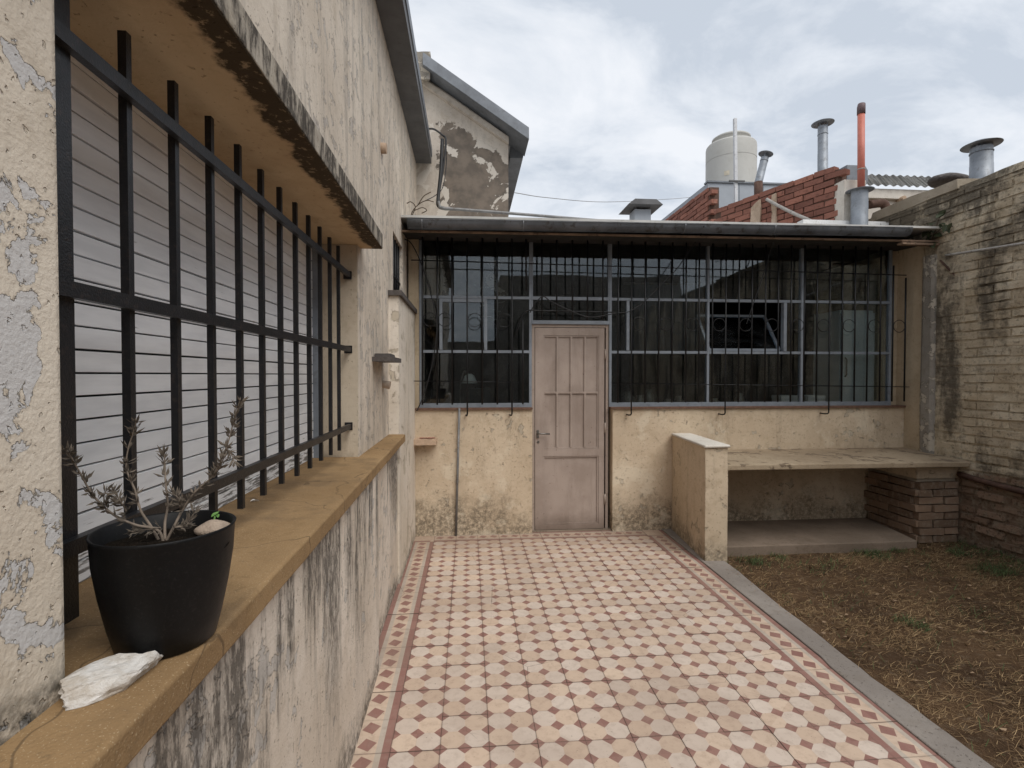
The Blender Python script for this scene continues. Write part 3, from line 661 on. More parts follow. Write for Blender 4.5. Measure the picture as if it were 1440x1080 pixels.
# windows
YF = YB + .055
def bar(x0, x1, z0, z1, d=.04, y=YF, par=None, nm='frame_bar'):
    b = MB().box(x0, x1, y, y + d, z0, z1); b.bevel(.003, 1); return b.build(nm, 'win_frame', par)
def pane(x0, x1, z0, z1, y=YF + .018, par=None):
    return MB().box(x0, x1, y, y + .004, z0, z1).build('pane', 'glass', par)
zb, z1, z2, zt_ = ZP + .018, 1.742, 2.258, 2.796
xL0, xL1 = -.463, .606
def window(x0, x1, mulls, label=None):
    w = MB().box(x0, x1, YF - .004, YF + .044, zb, zb + .04).build('window', 'win_frame', annex, label=label)
    edges = [x0] + mulls + [x1]; hw = .011
    bar(x0, x0 + .024, zb + .04, zt_, par=w); bar(x1 - .024, x1, zb + .04, zt_, par=w)
    for m in mulls: bar(m - hw, m + hw, zb + .04, zt_, .046, YF - .003, w, 'mullion')
    for i in range(len(edges) - 1):
        a = edges[i] + (.024 if i == 0 else hw); c = edges[i + 1] - (.024 if i == len(edges) - 2 else hw)
        for z in (z1, z2): bar(a, c, z - .013, z + .013, .038, YF + .001, w, 'transom')
        for za_, zb_ in ((zb + .04, z1 - .016), (z1 + .016, z2 - .016), (z2 + .016, zt_)):
            if za_ == z1 + .016 and i == 1 and len(edges) > 3: continue
            pane(a, c, za_, zb_, par=w)
    return w
wl = window(xL0, xL1, [])
for px in (620, 683): x = at(px, 450, Y=YF).x; bar(x - .014, x + .014, z1 + .016, z2 - .016, .05, YF - .006, wl, 'sash_stile')
bar(at(620, 450, Y=YF).x + .014, at(683, 450, Y=YF).x - .014, z2 - .046, z2 - .0165, .03, YF - .004, wl, 'sash_rail')
xm1, xm2, xr = at(996, 450, Y=YF).x, at(1128, 450, Y=YF).x, at(1254, 450, Y=YF).x
wr = window(xdr - .02, xr, [xm1, xm2], 'wide grey framed window right of the door with one tilted vent pane')
x = at(883, 450, Y=YF).x; bar(x - .014, x + .014, z1 + .016, z2 - .016, .05, YF - .006, wr, 'sash_stile')
xv = at(1104, 450, Y=YF).x; bar(xv - .016, xv + .016, z1 + .016, z2 - .016, .05, YF - .006, wr, 'sash_stile'); pane(xv + .016, xm2 - .016, z1 + .016, z2 - .016, par=wr)
# tilted vent sash hinged at the bottom, leaning into the room
b = MB(); ta = R(36); xa, xb = xm1 + .03, xv - .03; L = .46; y0 = YF + .045; z0 = z1 + .03
dyv = Vector((0, math.sin(ta), math.cos(ta)))
p00, p10 = Vector((xa, y0, z0)), Vector((xb, y0, z0)); p01, p11 = p00 + dyv * L, p10 + dyv * L
for a, c in ((p00, p01), (p10, p11), (p00, p10), (p01, p11)): b.obox(a, c, .024, .02, (0, 1, 0))
vs_ = b.build('tilted_sash', 'win_frame', wr); b = MB(); b.prism([p00, p10, p11, p01], (0, .004, 0)); b.build('vent_pane', 'glass', wr)
# door transom window
tw = MB().box(xdl + .002, 1.366, YF - .002, YF + .044, 2.010, 2.045).build('transom_window', 'win_frame', annex)
bar(xdl + .002, xdl + .012, 2.045, zt_, par=tw); bar(1.356, 1.366, 2.045, zt_, par=tw); bar(xdl + .012, 1.356, z2 - .014, z2 + .016, par=tw)
pane(xdl + .012, 1.356, 2.045, z2 - .014, par=tw); pane(xdl + .012, 1.356, z2 + .016, zt_, par=tw)
# door
YD = YB + .075
dx0, dx1, dz1 = .640, 1.322, 1.975
door = MB().box(dx0, dx1, YD + .006, YD + .030, .012, dz1).build('door', 'door', annex, label='taupe sheet metal door with eight upper panels')
def dbar(x0, x1, z0, z1, nm, d=.012, m='door'):
    b = MB().box(x0, x1, YD - d, YD + .006, z0, z1); b.bevel(.003, 1); return b.build(nm, m, door)
ux0, ux1 = at(764, 500, Y=YD).x, at(842, 500, Y=YD).x; lz0, lz1 = at(800, 737, Y=YD).z, at(800, 641, Y=YD).z; uz0, uz1 = at(800, 631, Y=YD).z, at(800, 472, Y=YD).z
dbar(dx0, ux0, .012, dz1, 'stile'); dbar(ux1, dx1, .012, dz1, 'stile')
dbar(ux0, ux1, .012, lz0, 'rail'); dbar(ux0, ux1, lz1, uz0, 'rail'); dbar(ux0, ux1, uz1, dz1, 'rail')
for (a0, a1, c0, c1) in ((ux0, ux1, lz0, lz1), (ux0, ux1, uz0, uz1)):
    dbar(a0 + .001, a0 + .014, c0, c1, 'moulding', .006); dbar(a1 - .014, a1 - .001, c0, c1, 'moulding', .006); dbar(a0 + .014, a1 - .014, c0 + .001, c0 + .014, 'moulding', .006); dbar(a0 + .014, a1 - .014, c1 - .014, c1 - .001, 'moulding', .006)
w4 = (ux1 - ux0) / 4; zm = at(800, 552, Y=YD).z
for i in (1, 2, 3): dbar(ux0 + i * w4 - .009, ux0 + i * w4 + .009, uz0 + .014, uz1 - .014, 'muntin', .010)
for i in range(4): dbar(ux0 + i * w4 + (.014 if i == 0 else .009), ux0 + (i + 1) * w4 - (.014 if i == 3 else .009), zm - .009, zm + .009, 'muntin', .009)
hz = at(760, 609, Y=YD).z; hx = at(756, 609, Y=YD).x
b = MB().box(hx - .012, hx + .010, YD - .022, YD - .011, hz - .045, hz + .03); b.bevel(.003, 1); b.build('handle_plate', 'chrome', door)
b = MB(); b.tube([(hx, YD - .012, hz), (hx, YD - .055, hz), (hx + .01, YD - .062, hz), (hx + .11, YD - .058, hz - .003)], .0075, 8); b.build('handle', 'chrome', door)
b = MB(); b.tube([(hx + .004, YD - .013, hz - .085), (hx + .004, YD - .019, hz - .085)], .012, 10); b.build('keyhole', 'chrome', door)
for z in (.30, 1.0, 1.72):
    b = MB(); b.tube([(dx1 + .008, YD - .018, z - .05), (dx1 + .008, YD - .018, z + .05)], .009, 8); b.build('hinge', 'door_frame', door)
fr = MB().box(xdl + .002, dx0 - .004, YD - .006, YD + .05, 0, 2.008).box(dx1 + .016, 1.364, YD - .006, YD + .05, 0, 2.008).box(dx0 - .004, dx1 + .016, YD - .006, YD + .05, dz1 + .006, 2.008)
fr.build('door_frame', 'door_frame', annex); MB().box(xdl, xdr, YB + .03, YB + .14, -.05, .008).build('threshold', 'slab', annex)
# roof, eave board, gutter
def zgl(x): return 2.79 + .040 * (x + .5) / 4.55
b = MB().prism([(-.57, 4.49, 2.752), (4.40, 4.49, 2.772), (4.40, YB + .20, 2.80), (-.57, YB + .20, 2.80)], (0, 0, .012)); b.build('eave_lining', 'soffit_board', annex)
b = MB(); b.obox((-.57, 4.470, 2.756), (4.42, 4.470, 2.778), .02, .016); b.build('eave_board', 'wood', annex)
b = MB().prism([(-.573, 4.42, 2.860), (4.40, 4.42, 2.885), (4.40, 8.3, 3.02), (-.573, 8.3, 3.0)], (0, 0, .02)); b.build('roof', 'corr', annex)
b = MB(); b.obox((4.02, 4.46, 2.745), (4.56, 4.50, 2.752), .06, .02); b.build('roof_edge', 'wood', annex)
def gutter():
    b = MB(); bm = b.bm; r = .058; prev = None
    xs = [-.515 + (4.055 + .515) * i / 28 for i in range(29)]
    for x in xs:
        zc_ = zgl(x) + .003 * mnoise.noise(Vector((x * 1.7, 0, 0))); yc = 4.415 + .004 * mnoise.noise(Vector((x * 1.3, 4, 0)))
        ring = [bm.verts.new((x, yc - r * math.cos(t), zc_ + .036 - r * 1.12 * math.sin(t))) for t in [math.pi * q / 12 for q in range(13)]]
        lip = [bm.verts.new((x, ring[0].co.y - .006, ring[0].co.z + .006)), bm.verts.new((x, ring[0].co.y + .004, ring[0].co.z + .008))]
        row = lip[::-1] + ring
        if prev:
            for q in range(len(row) - 1): bm.faces.new((prev[q], row[q], row[q + 1], prev[q + 1])).smooth = True
        else: bm.faces.new(row[2:])
        prev = row
    bm.faces.new(prev[2:][::-1])
    bmesh.ops.solidify(bm, geom=bm.faces[:], thickness=.0025)
    g = b.build('gutter', 'gutter', annex, label='half-round zinc gutter along the annex eave')
    for px in (594, 735, 960, 1085):
        x = at(px, 318, Y=4.42).x; q = MB(); q.tube([(x, 4.415 - .061 * math.cos(t), zgl(x) + .036 - .068 * math.sin(t)) for t in [math.pi * i / 12 for i in range(13)]], .0045, 6); q.build('joint_band', 'gutter', g)
gutter()
# parapet upstand at the right end
MB().box(3.45, 4.40, 5.02, 5.12, 2.86, 3.12).jit(.01, 4).build('white_upstand', 'white_lime', annex)
# roof conduit and cables
b = MB(); P0 = atd(617, 290, 4.85)
pts = [atd(622, 196, 5.05), atd(620, 240, 5.0), atd(616, 280, 4.95), atd(617, 290, 4.9), atd(624, 293, 4.9)]
b.tube(curve_pts(pts, 5), .018, 8); b.build('cable_bundle', 'cable', None, label='black cable bundle hanging down the gable wall to the roof conduit', cat='cable')
b = MB(); b.tube([atd(x, y, d) for x, y, d in ((617, 283, 4.86), (618, 291, 4.86), (626, 293.5, 4.88), (640, 294, 4.9), (712, 299.5, 5.0), (890, 314, 5.25), (1020, 322, 5.5))], [.012, .016, .017, .014, .014, .014, .014], 8)
b.build('roof_conduit', 'steel_pipe', None, label='dull metal conduit lying along the annex roof above the gutter', cat='pipe')
b = MB(); b.tube(curve_pts([atd(603, 181, 5.4), atd(611, 182, 5.3), atd(622, 190, 5.1), atd(627, 197, 5.05), atd(624, 230, 5.02), atd(619, 262, 4.99)], 6), .010, 7); b.build('cable', 'cable', None, label='black cable looping out from under the house eave', cat='cable')
b = MB(); b.tube(curve_pts([atd(626, 195, 5.05), atd(628, 225, 5.1), atd(623, 262, 5.05), atd(612, 275, 4.95), atd(592, 285, 4.7)], 6), .004, 6); b.build('cable', 'cable', None, label='thin loose wire drooping beside the cable bundle to the gutter end', cat='cable')
# ================================================================== ANNEX SECURITY GRILLE
YG = 4.715
ag = thing('security_grille', 'thin black iron bar grille with rings in front of the annex windows', 'grille', (1.9, YG, 1.2))
bars = []
lx = [at(px, 450, Y=YG).x for px in (594, 615, 636, 657, 678, 699, 720)]
zr_t = lambda x: 2.566 - .012 * (x + .49); zr_b = lambda x: 1.462 - .013 * (x + .45)
def vb(x, z0, z1, hook=False):
    b = MB()
    if hook: b.tube([(x, YG, z1), (x, YG, z0), (x - .004, YG + .01, z0 - .012), (x - .012, YG + .045, z0 - .016), (x - .012, YB + .005, z0 - .014)], .0072, 6)
    else: b.tube([(x + random.uniform(-.003, .003), YG, z1), (x + random.uniform(-.003, .003), YG, z0)], .0082, 6)
    b.build('bar', 'thin_iron', ag)
for i, x in enumerate(lx): vb(x, 1.155 if i in (3, 6) else 1.245, 2.775, i in (3, 6))
vb(at(740, 400, Y=YG).x, 2.30, 2.775); vb(at(735, 500, Y=YG).x, 1.245, 2.03)
for px in (762, 783, 805, 826, 848): x = at(px, 400, Y=YG).x; vb(x, 2.03, 2.775)
rx = [at(869, 450, Y=YG).x + i * (at(1273, 450, Y=YG).x - at(869, 450, Y=YG).x) / 22 for i in range(23)]
hooks = (1, 8, 16)
for i, x in enumerate(rx): vb(x, 1.15 if i in hooks else 1.255, 2.775 if i < 21 else (2.72 - .12 * (i - 20)), i in hooks)
b = MB(); b.tube([(-.52, YG + .008, zr_t(-.52)), (4.33, YG + .008, zr_t(4.33))], .0055, 6); b.build('rail', 'thin_iron', ag)
for a, c in ((-.50, at(741, 537, Y=YG).x), (at(866, 537, Y=YG).x, 4.38)):
    b = MB(); b.tube([(a, YG + .008, zr_b(a)), (c, YG + .008, zr_b(c))], .0045, 6); b.build('rail', 'thin_iron', ag)
a, c = at(742, 437, Y=YG).x, at(868, 437, Y=YG).x
b = MB(); b.tube(curve_pts([(a - .10, YG, 1.90), (a - .06, YG, 2.05), (a, YG, 2.115), (a + .1, YG, 2.118)], 5) + [(c - .05, YG, 2.11)] + curve_pts([(c - .03, YG, 2.108), (c, YG, 2.06), (c + .005, YG, 1.98)], 4), .0068, 6); b.build('door_rail', 'thin_iron', ag)
def ring(x, z, r):
    b = MB(); b.tube([(x + r * math.cos(t), YG - .004, z + r * math.sin(t)) for t in [2 * math.pi * q / 24 for q in range(24)]], .0038, 5, closed=True); b.build('ring', 'thin_iron', ag)
for i in (0, 1, 3, 5): ring((lx[i] + lx[i + 1]) / 2, at(660, 450, Y=YG).z, (lx[i + 1] - lx[i]) / 2 - .006)
for i in range(1, 22, 2): ring((rx[i] + rx[i + 1]) / 2, at(1060, 457, Y=YG).z + .0, (rx[i + 1] - rx[i]) / 2 - .006)
# tension cables slung over the grille
def wire(name, ctrl, r, m, label, nseg=8):
    b = MB(); b.tube(curve_pts(ctrl, nseg), r, 6); return b.build(name, m, None, label=label, cat='cable')
g = lambda x, y, Y=4.685: at(x, y, Y=Y)
wire('cable', [g(566, 335), g(578, 342), g(590, 365), g(602, 400), g(612, 440), g(614, 470), g(606, 520), g(594, 560), g(586, 578)], .0055, 'cable', 'thin black cable curving down the grille beside the house pier')
wire('cable', [g(868, 440), g(885, 438), g(905, 425), g(925, 405), g(950, 380), g(975, 345), g(985, 331), g(990, 318, 4.34)], .005, 'cable', 'thin black cable sweeping up the grille from the door to the gutter')
wire('cable', [g(745, 440), g(754, 425), g(764, 417), g(775, 424), g(800, 436), g(830, 446), g(868, 440)], .0055, 'cable', 'slack black cable draped over the grille above the door')
wire('cable', [g(1090, 330, 4.34), g(1086, 345), g(1074, 385), g(1060, 425), g(1050, 455)], .0045, 'cable', 'thin black cable dropping from the gutter across the right-hand grille bars')
# ================================================================== SMALL THINGS ON THE ANNEX WALL
c = at(586, 625, Y=YB)
sh2 = thing('wall_ledge', 'small tan ledge on the annex wall beside the house pier', 'shelf', (c.x, YB, c.z))
b = MB().box(-.50, at(614, 620, Y=YB - .1).x, YB - .13, YB + .02, at(600, 626, Y=YB - .13).z, at(600, 618, Y=YB - .13).z); b.bevel(.004, 1); b.jit(.003, 12); b.build('ledge_board', 'shelf_tan', sh2)
zt2 = at(600, 618, Y=YB - .13).z
for x, y, s in ((-.43, YB - .08, .022), (-.40, YB - .07, .018), (-.36, YB - .09, .024), (-.33, YB - .06, .018)):
    b = MB(); bmesh.ops.create_icosphere(b.bm, subdivisions=2, radius=s); b.jit(.008, 30, x)
    for v in b.bm.verts: v.co = Vector((v.co.x * 1.2 + x, v.co.y + y, v.co.z * .45 + zt2 + s * .3))
    b.build('terracotta_shard', 'clay', None, label='terracotta shard lying on the small tan ledge', cat='shard', group='shards on the tan ledge')
b = MB(); p0, p1 = at(646, 574, Y=YB - .02), at(641, 754, Z=.0); b.tube([p0 + Vector((0, -.012, .0)), Vector((p1.x, YB - .018, .0))], .011, 10)
b.build('thin_pipe', 'steel_pipe', None, label='thin grey pipe running down the annex wall from the window to the floor', cat='pipe')
# ================================================================== MASONRY COUNTER
cn = thing('garden_counter', 'built-in masonry counter with tan top against the annex wall', 'counter', (3.1, 4.4, 0))
cx0, cx1 = 1.945, 2.095
b = MB().prism([(cx0 + .035, YB, -.05), (cx1 + .04, YB, -.05), (cx1, 3.955, -.05), (cx0 - .035, 3.965, -.05)], (0, 0, .985)); b.sub(2); b.jit(.006, 3.2)
b.build('side_wall', 'counter_pier', cn)
b = MB().prism([(cx0 + .02, YB - .02, .930), (cx1 + .06, YB - .02, .930), (cx1 + .014, 3.935, .930), (cx0 - .05, 3.945, .930)], (0, 0, .022)); b.bevel(.006, 1); b.jit(.004, 7); b.build('coping', 'pale_wall', cn, label='pale coping on the counter side wall')
b = MB().prism([(cx1 - .01, YB + .01, .735), (4.46, YB + .01, .735), (4.46, 4.16, .705), (4.40, 4.12, .705), (cx1 - .01, 3.99, .735)], (0, 0, .045)); b.bevel(.006, 2); b.jit(.004, 3)
b.build('counter_top', 'counter', cn)
b = MB().prism([(cx1 - .01, YB + .01, -.06), (4.05, YB + .01, -.06), (3.92, 4.12, -.06), (2.10, 4.10, -.06)], (0, 0, .128)); b.bevel(.008, 2); b.sub(2); b.jit(.010, 2.5)
b.build('floor_slab', 'slab', cn)
# brick leg of the counter
core = MB().box(4.035, 4.43, 4.26, YB, -.05, .735).build('brick_leg', 'mortar', cn)
MB().box(4.018, 4.43, 4.243, YB, .585, .738).jit(.004, 5).build('leg_plaster', 'counter_pier', cn)
def brick_mesh(name, lx_, ly, lz, mat, bev, jit, seed):
    b = MB().box(-lx_ / 2, lx_ / 2, -ly / 2, ly / 2, -lz / 2, lz / 2); b.bevel(bev, 1, 30); b.jit(jit, 22, seed); return b.mesh(name, mat)
PB = [brick_mesh('brick', .235, .10, .058, 'pier_brick', .010, .008, i) for i in range(5)]
PH = [brick_mesh('brick', .13, .10, .058, 'pier_brick', .012, .009, i + 9) for i in range(3)]
for k in range(8):
    z = .042 + k * .069
    if z > .57: break
    # front face (facing -Y), x from 4.00 to 4.42
    segs = ((4.145, 'f'), (4.345, 'h')) if k % 2 else ((4.085, 'h'), (4.285, 'f'))
    for xx, t in segs: o = add('brick', random.choice(PB if t == 'f' else PH), core, loc=(xx, 4.268 + random.uniform(-.008, .008), z)); o.rotation_euler = (random.uniform(-.02, .02), random.uniform(-.02, .02), random.uniform(-.02, .02))
    for q in range(3):
        yy = 4.395 + q * .25 - (.125 if k % 2 == 0 else 0)
        if yy > 4.8: continue
        if yy - .12 < 4.22: yy = 4.34
        o = add('brick', random.choice(PB), core, loc=(4.045 + random.uniform(-.008, .008), yy, z)); o.rotation_euler = (random.uniform(-.02, .02), random.uniform(-.02, .02), R(90) + random.uniform(-.02, .02))
# ================================================================== RIGHT BOUNDARY WALL
RX = 4.42
bw = thing('boundary_wall', 'old limewashed brick boundary wall with black mould, bare brick at its foot', 'wall', (RX + .1, 4, 0))
MB().box(RX + .010, RX + .32, -4, 6.2, -.05, 3.19).build('mortar_core', 'old_brick', bw)
OB = [brick_mesh('brick', .262, .06, .063, 'old_brick', .010, .012, i + 20) for i in range(6)]
OB2 = [brick_mesh('brick', .228, .06, .050, 'old_brick', .014, .014, i + 40) for i in range(4)]
ch = .0765
for k in range(42):
    z = .03 + k * ch
    for q in range(7):
        y = 3.40 + q * .272 + (.136 if k % 2 else 0)
        low = z < .68
        if y > 4.36 and .72 < z < 2.72: continue
        o = add('brick', random.choice(OB2 if low else OB), bw, loc=(RX + .030 + random.uniform(-.007, .006) + (random.uniform(-.016, .010) if low else 0), y + random.uniform(-.006, .006), z + random.uniform(-.004, .004)))
        o.rotation_euler = (random.uniform(-.012, .012), random.uniform(-.02, .02), R(90) + random.uniform(-.025, .025)); o.scale = (random.uniform(.94, 1.02), 1, random.uniform(.9, 1.04))
yc0, yc1 = at(1316, 500, X=RX).y, at(1297, 500, X=RX).y
b = MB().box(RX - .004, RX + .2, yc1, YB + .12, .70, 2.80); b.build('smooth_plaster', 'annex_plain', bw, label='smooth tan plaster strip in the annex corner')
b = MB().prism([(RX + .02, yc0, .74), (RX - .018, yc0 + .004, .74), (RX - .034, yc0 + .03, .74), (RX - .034, yc1 - .03, .74), (RX - .018, yc1 - .002, .74), (RX + .02, yc1, .74)], (0, 0, 1.92)); b.sub(3); b.jit(.012, 6)
b.build('cement_strip', 'grey_chase', bw, label='rough grey cement strip running down the wall onto the counter')
MB().box(RX + .002, RX + .0099, 4.2, yc0 + .01, .72, 2.75).build('lime_patch', 'old_brick', bw)
# ragged cap
b = MB(); prev = None; bm = b.bm
for i in range(60):
    y = 1.0 + i * .083; zt3 = 3.225 + .018 * mnoise.noise(Vector((y * 3, 0, 0))) + .012 * mnoise.noise(Vector((y * 11, 5, 0)))
    row = [bm.verts.new((RX - .004 + .012 * mnoise.noise(Vector((y * 7, 9, 0))), y, 3.17)), bm.verts.new((RX + .004, y, zt3)), bm.verts.new((RX + .33, y, zt3 + .01)), bm.verts.new((RX + .33, y, 3.17))]
    if prev:
        for q in range(3): bm.faces.new((prev[q], row[q], row[q + 1], prev[q + 1]))
    prev = row
b.build('wall_cap', 'old_brick', bw)
# pale coping further along
b = MB().box(RX - .01, RX + .20, 4.27, 5.25, 3.20, 3.295); b.sub(3); b.jit(.024, 5); b.build('coping', 'mortar', bw, label='pale rendered coping on the far end of the wall')
b = MB().box(RX + .0, RX + .24, 4.60, 6.2, 3.18, 3.25); b.sub(2); b.jit(.02, 3); b.build('cap_rubble', 'mortar', bw)
# pipe stub in the foot of the wall
b = MB(); b.tube(curve_pts([(RX - .012, 4.22, .625), (RX - .016, 4.0, .605), (RX - .02, 3.75, .59), (RX - .01, 3.3, .575)], 5), .024, 10); b.build('buried_pipe', 'rust', None, label='rust brown pipe exposed along the foot of the boundary wall', cat='pipe')
# clothes-line rod
b = MB(); b.tube([at(1313, 362, Y=YB - .2), at(1345, 357, X=RX - .06), at(1440, 342, X=RX - .07), at(1560, 323, X=RX - .08)], .011, 8); rod = b.build('wall_rod', 'white_pipe', None, label='pale metal rod running along the boundary wall from the annex corner', cat='rod')
b = MB(); b.obox(at(1322, 366, X=RX - .03), at(1344, 388, X=RX + .01), .014, .014); b.build('bracket', 'rust', rod)
# climbing plant
iv = thing('climbing_plant', 'small dark ivy sprig growing on top of the boundary wall', 'plant', at(1310, 345, X=RX))
b = MB(); stems = [[(1308, 345), (1316, 322), (1322, 305), (1338, 296)], [(1314, 330), (1328, 318), (1340, 318)], [(1306, 345), (1304, 330), (1312, 315)]]
for s in stems: b.tube(curve_pts([at(x, y, X=RX - .03) for x, y in s], 5), .004, 5)
b.build('stem', 'twig', iv)
def leaf_mesh(name, L, W, mat, cup=.15):
    b = MB(); bm = b.bm; out = [(0, 0), (.18, .32), (.45, .5), (.75, .3), (1, 0), (.75, -.3), (.45, -.5), (.18, -.32)]
    v = [bm.verts.new((x * L, y * W, abs(y) * cup * L - (x ** 2) * .18 * L)) for x, y in out]
    bm.faces.new((v[0], v[1], v[2], v[3], v[4])); bm.faces.new((v[0], v[4], v[5], v[6], v[7])); return b.mesh(name, mat)
lm = leaf_mesh('leaf', .075, .05, 'ivy')
for s in stems:
    for i in range(6):
        a = random.choice(curve_pts([at(x, y, X=RX - .035) for x, y in s], 6))
        o = add('leaf', lm, iv, loc=a + Vector((random.uniform(-.03, .0), random.uniform(-.03, .03), random.uniform(-.02, .03)))); o.rotation_euler = (random.uniform(-.9, .9), random.uniform(.2, 1.4), random.uniform(2.2, 5.2)); q = random.uniform(.7, 1.25); o.scale = (q, q, q)
# dried vine over the gutter end
b = MB()
for s in ([(574, 322), (579, 300), (588, 288), (600, 282), (610, 284)], [(576, 310), (584, 292), (578, 284), (572, 286)], [(583, 296), (594, 292), (600, 296), (593, 300)], [(572, 360), (573, 335), (577, 318)], [(588, 288), (596, 276), (606, 270)]):
    b.tube(curve_pts([atd(x, y, 4.62) for x, y in s], 5), .0045, 5)
vine = b.build('dry_vine', 'twig', None, label='leafless dry vine twigs tangled over the gutter end by the house', cat='plant')

# ================================================================== ROOFTOPS BEHIND
def brick_wall(name, label, a, bp, z0, ztop, mat_m, seed, depth=.14, lcl=.235, ch=.07):
    a, bp = Vector(a), Vector(bp); d = (bp - a); L = d.length; d.normalize(); nrm = Vector((d.y, -d.x, 0))
    if nrm.dot(Vector((0, 0, 0)) - a) < 0: nrm = -nrm            # towards the yard
    w = thing(name, label, 'wall', ((a + bp) / 2).to_tuple()[:2] + (z0,)); rz = math.atan2(d.y, d.x)
    zmax = max(ztop(0), ztop(1))
    bmx = MB(); off = -nrm * (depth / 2 + .016)
    p = [a, bp]; pts = [Vector((a.x, a.y, z0)), Vector((bp.x, bp.y, z0)), Vector((bp.x, bp.y, ztop(1) - .008)), Vector((a.x, a.y, ztop(0) - .008))]
    pts[0] += d * .09; pts[3] += d * .09; bmx.prism([q - nrm * .016 for q in pts], -nrm * depth); bmx.build('mortar_core', mat_m, w)
    RB = [brick_mesh('brick', lcl - .016, .09, ch - .014, 'brick_red', .007, .006, seed + i) for i in range(5)]
    k = 0; z = z0 + ch / 2
    while z < zmax:
        s = -lcl * (.5 if k % 2 else 0) + lcl / 2
        while s < L:
            t = max(0, min(1, s / L))
            if s > lcl * .2 and z < ztop(t) + .012:
                pos = a + d * s - nrm * .045; o = add('brick', random.choice(RB), w, loc=(pos.x + nrm.x * random.uniform(-.006, .006), pos.y + nrm.y * random.uniform(-.006, .006), z + random.uniform(-.004, .004)))
                o.rotation_euler = (random.uniform(-.02, .02), random.uniform(-.025, .025), rz + random.uniform(-.03, .03))
            s += lcl
        z += ch; k += 1
    return w
# wall that slants back across the roof
d0, d1 = 5.35, 6.9
q0 = atd(1190, 232, d0); q1 = atd(1006, 297, d1); zz = (q0.z + q1.z) / 2
bwA = brick_wall('roof_brick_wall', 'red brick roof wall in front of the tall flue, with smeared render strips', (q0.x, q0.y, 0), (q1.x, q1.y, 0), 2.93, lambda t: q0.z + (q1.z - q0.z) * t, 'roof_mortar', 60)
def on_wall(px, py, depth_off=.012):        # point on that wall's face
    d = (Vector((q1.x, q1.y, 0)) - Vector((q0.x, q0.y, 0))).normalized(); n_ = Vector((d.y, -d.x, 0));
    if n_.dot(-Vector((q0.x, q0.y, 0))) < 0: n_ = -n_
    r = atd(px, py, 1.0) - Vector((0, 0, H)); o = Vector((0, 0, H)); t = (Vector((q0.x, q0.y, 0)) - o).dot(n_) / r.dot(n_); return o + r * t + n_ * depth_off
for pts in ([(1058, 292), (1071, 280), (1070, 325), (1057, 325)], [(1087, 274), (1093, 272), (1092, 325), (1086, 325)]):
    ps = [on_wall(x, y, .004) for x, y in pts]; b = MB(); n_ = (on_wall(1100, 300, .05) - on_wall(1100, 300, .0)).normalized(); b.prism(ps, n_ * .022); b.sub(3); b.jit(.016, 12); b.build('render_strip', 'render_streak', bwA)
# wall running straight back behind it
r0 = atd(1001, 259, 7.3); yA, yBk = r0.y, r0.y + 1.75
bwB = brick_wall('roof_brick_wall', 'darker red brick wall with toothed broken end left of the pale metal cladding', (r0.x, yA, 0), (r0.x - .02, yBk, 0), 3.0, lambda t: r0.z, 'roof_mortar', 80)
# pale end block and cowl at the near end of the brick wall
b = MB().box(q0.x - .03, q0.x + .20, q0.y - .02, q0.y + .14, 2.9, q0.z - .16); b.jit(.006, 4); b.build('roof_pier', 'pale_wall', None, label='pale rendered pier closing the end of the red brick wall', cat='pier')
b = MB(); p = atd(1206, 232, 5.55); b.prism([(p.x - .125, p.y, p.z - .22), (p.x + .10, p.y, p.z - .22), (p.x + .125, p.y, p.z - .18), (p.x + .125, p.y, p.z - .05), (p.x + .09, p.y, p.z), (p.x - .125, p.y, p.z)], (0, .16, 0)); b.bevel(.006, 1); b.build('vent_box', 'zinc', None, label='grey metal vent box behind the orange pipe', cat='vent')
# flue + orange pipe
def flue(label, px, ytop, ybot, depth, rad, cap_r, tilt_px=0, capz=.05, gap=.05, mat='flue', strap=True, capt=None):
    top = atd(px + tilt_px, ytop, depth); bot = atd(px, ybot, depth)
    t = thing('flue_pipe', label, 'flue', bot)
    ax = (top - bot).normalized(); b = MB(); b.tube([bot, bot + (top - bot) * .55, bot + (top - bot) * .551, top], [rad * 1.03, rad * 1.03, rad, rad], 20, False); b.tube([bot, top], [rad * .93, rad * .93], 20, True); b.build('pipe', mat, t)
    c = MB(); c.lathe([(0, capz), (cap_r * .5, capz * .8), (cap_r, 0), (cap_r * .97, -.006), (0, -.002)], (0, 0, 0), 28)
    M_ = ax.to_track_quat('Z', 'Y').to_matrix().to_4x4(); M_.translation = top + ax * gap
    for v in c.bm.verts: v.co = M_ @ v.co
    c.build('rain_cap', 'flue', t)
    for q in range(3):
        an = q * 2.1 + .4; o_ = Vector((math.cos(an), math.sin(an), 0)) * rad * .9; s = MB(); s.obox(M_ @ (o_ + Vector((0, 0, -gap - .03))), M_ @ (o_ + Vector((0, 0, .002))), .018, .004); s.build('strap', 'flue', t)
    b = MB(); mid = bot + (top - bot) * .86; b.tube([mid, mid + ax * .012], [rad * 1.06] * 2, 20, True); b.build('seam_band', 'flue', t)
    return t
flue('tall slim grey flue with round cap rising behind the red brick wall', 1157, 178, 262, 8.2, .072, .165)
flue('wide grey flue with broad round cap above the boundary wall', 1380, 208, 262, 5.9, .105, .19, gap=.03)
flue('leaning grey flue with conical cap on a rust brown stub', 1066.5, 222, 257, 7.6, .055, .105, tilt_px=9, gap=.06, capz=.04)
b = MB(); b.tube([atd(1066.5, 292, 7.6), atd(1066.5, 256, 7.6)], .06, 14); b.build('pipe_stub', 'rust', None, label='rust brown pipe stub carrying the leaning flue', cat='pipe')
dO = 5.25; pb_ = atd(1208, 326, dO); pt = atd(1209, 268, dO)
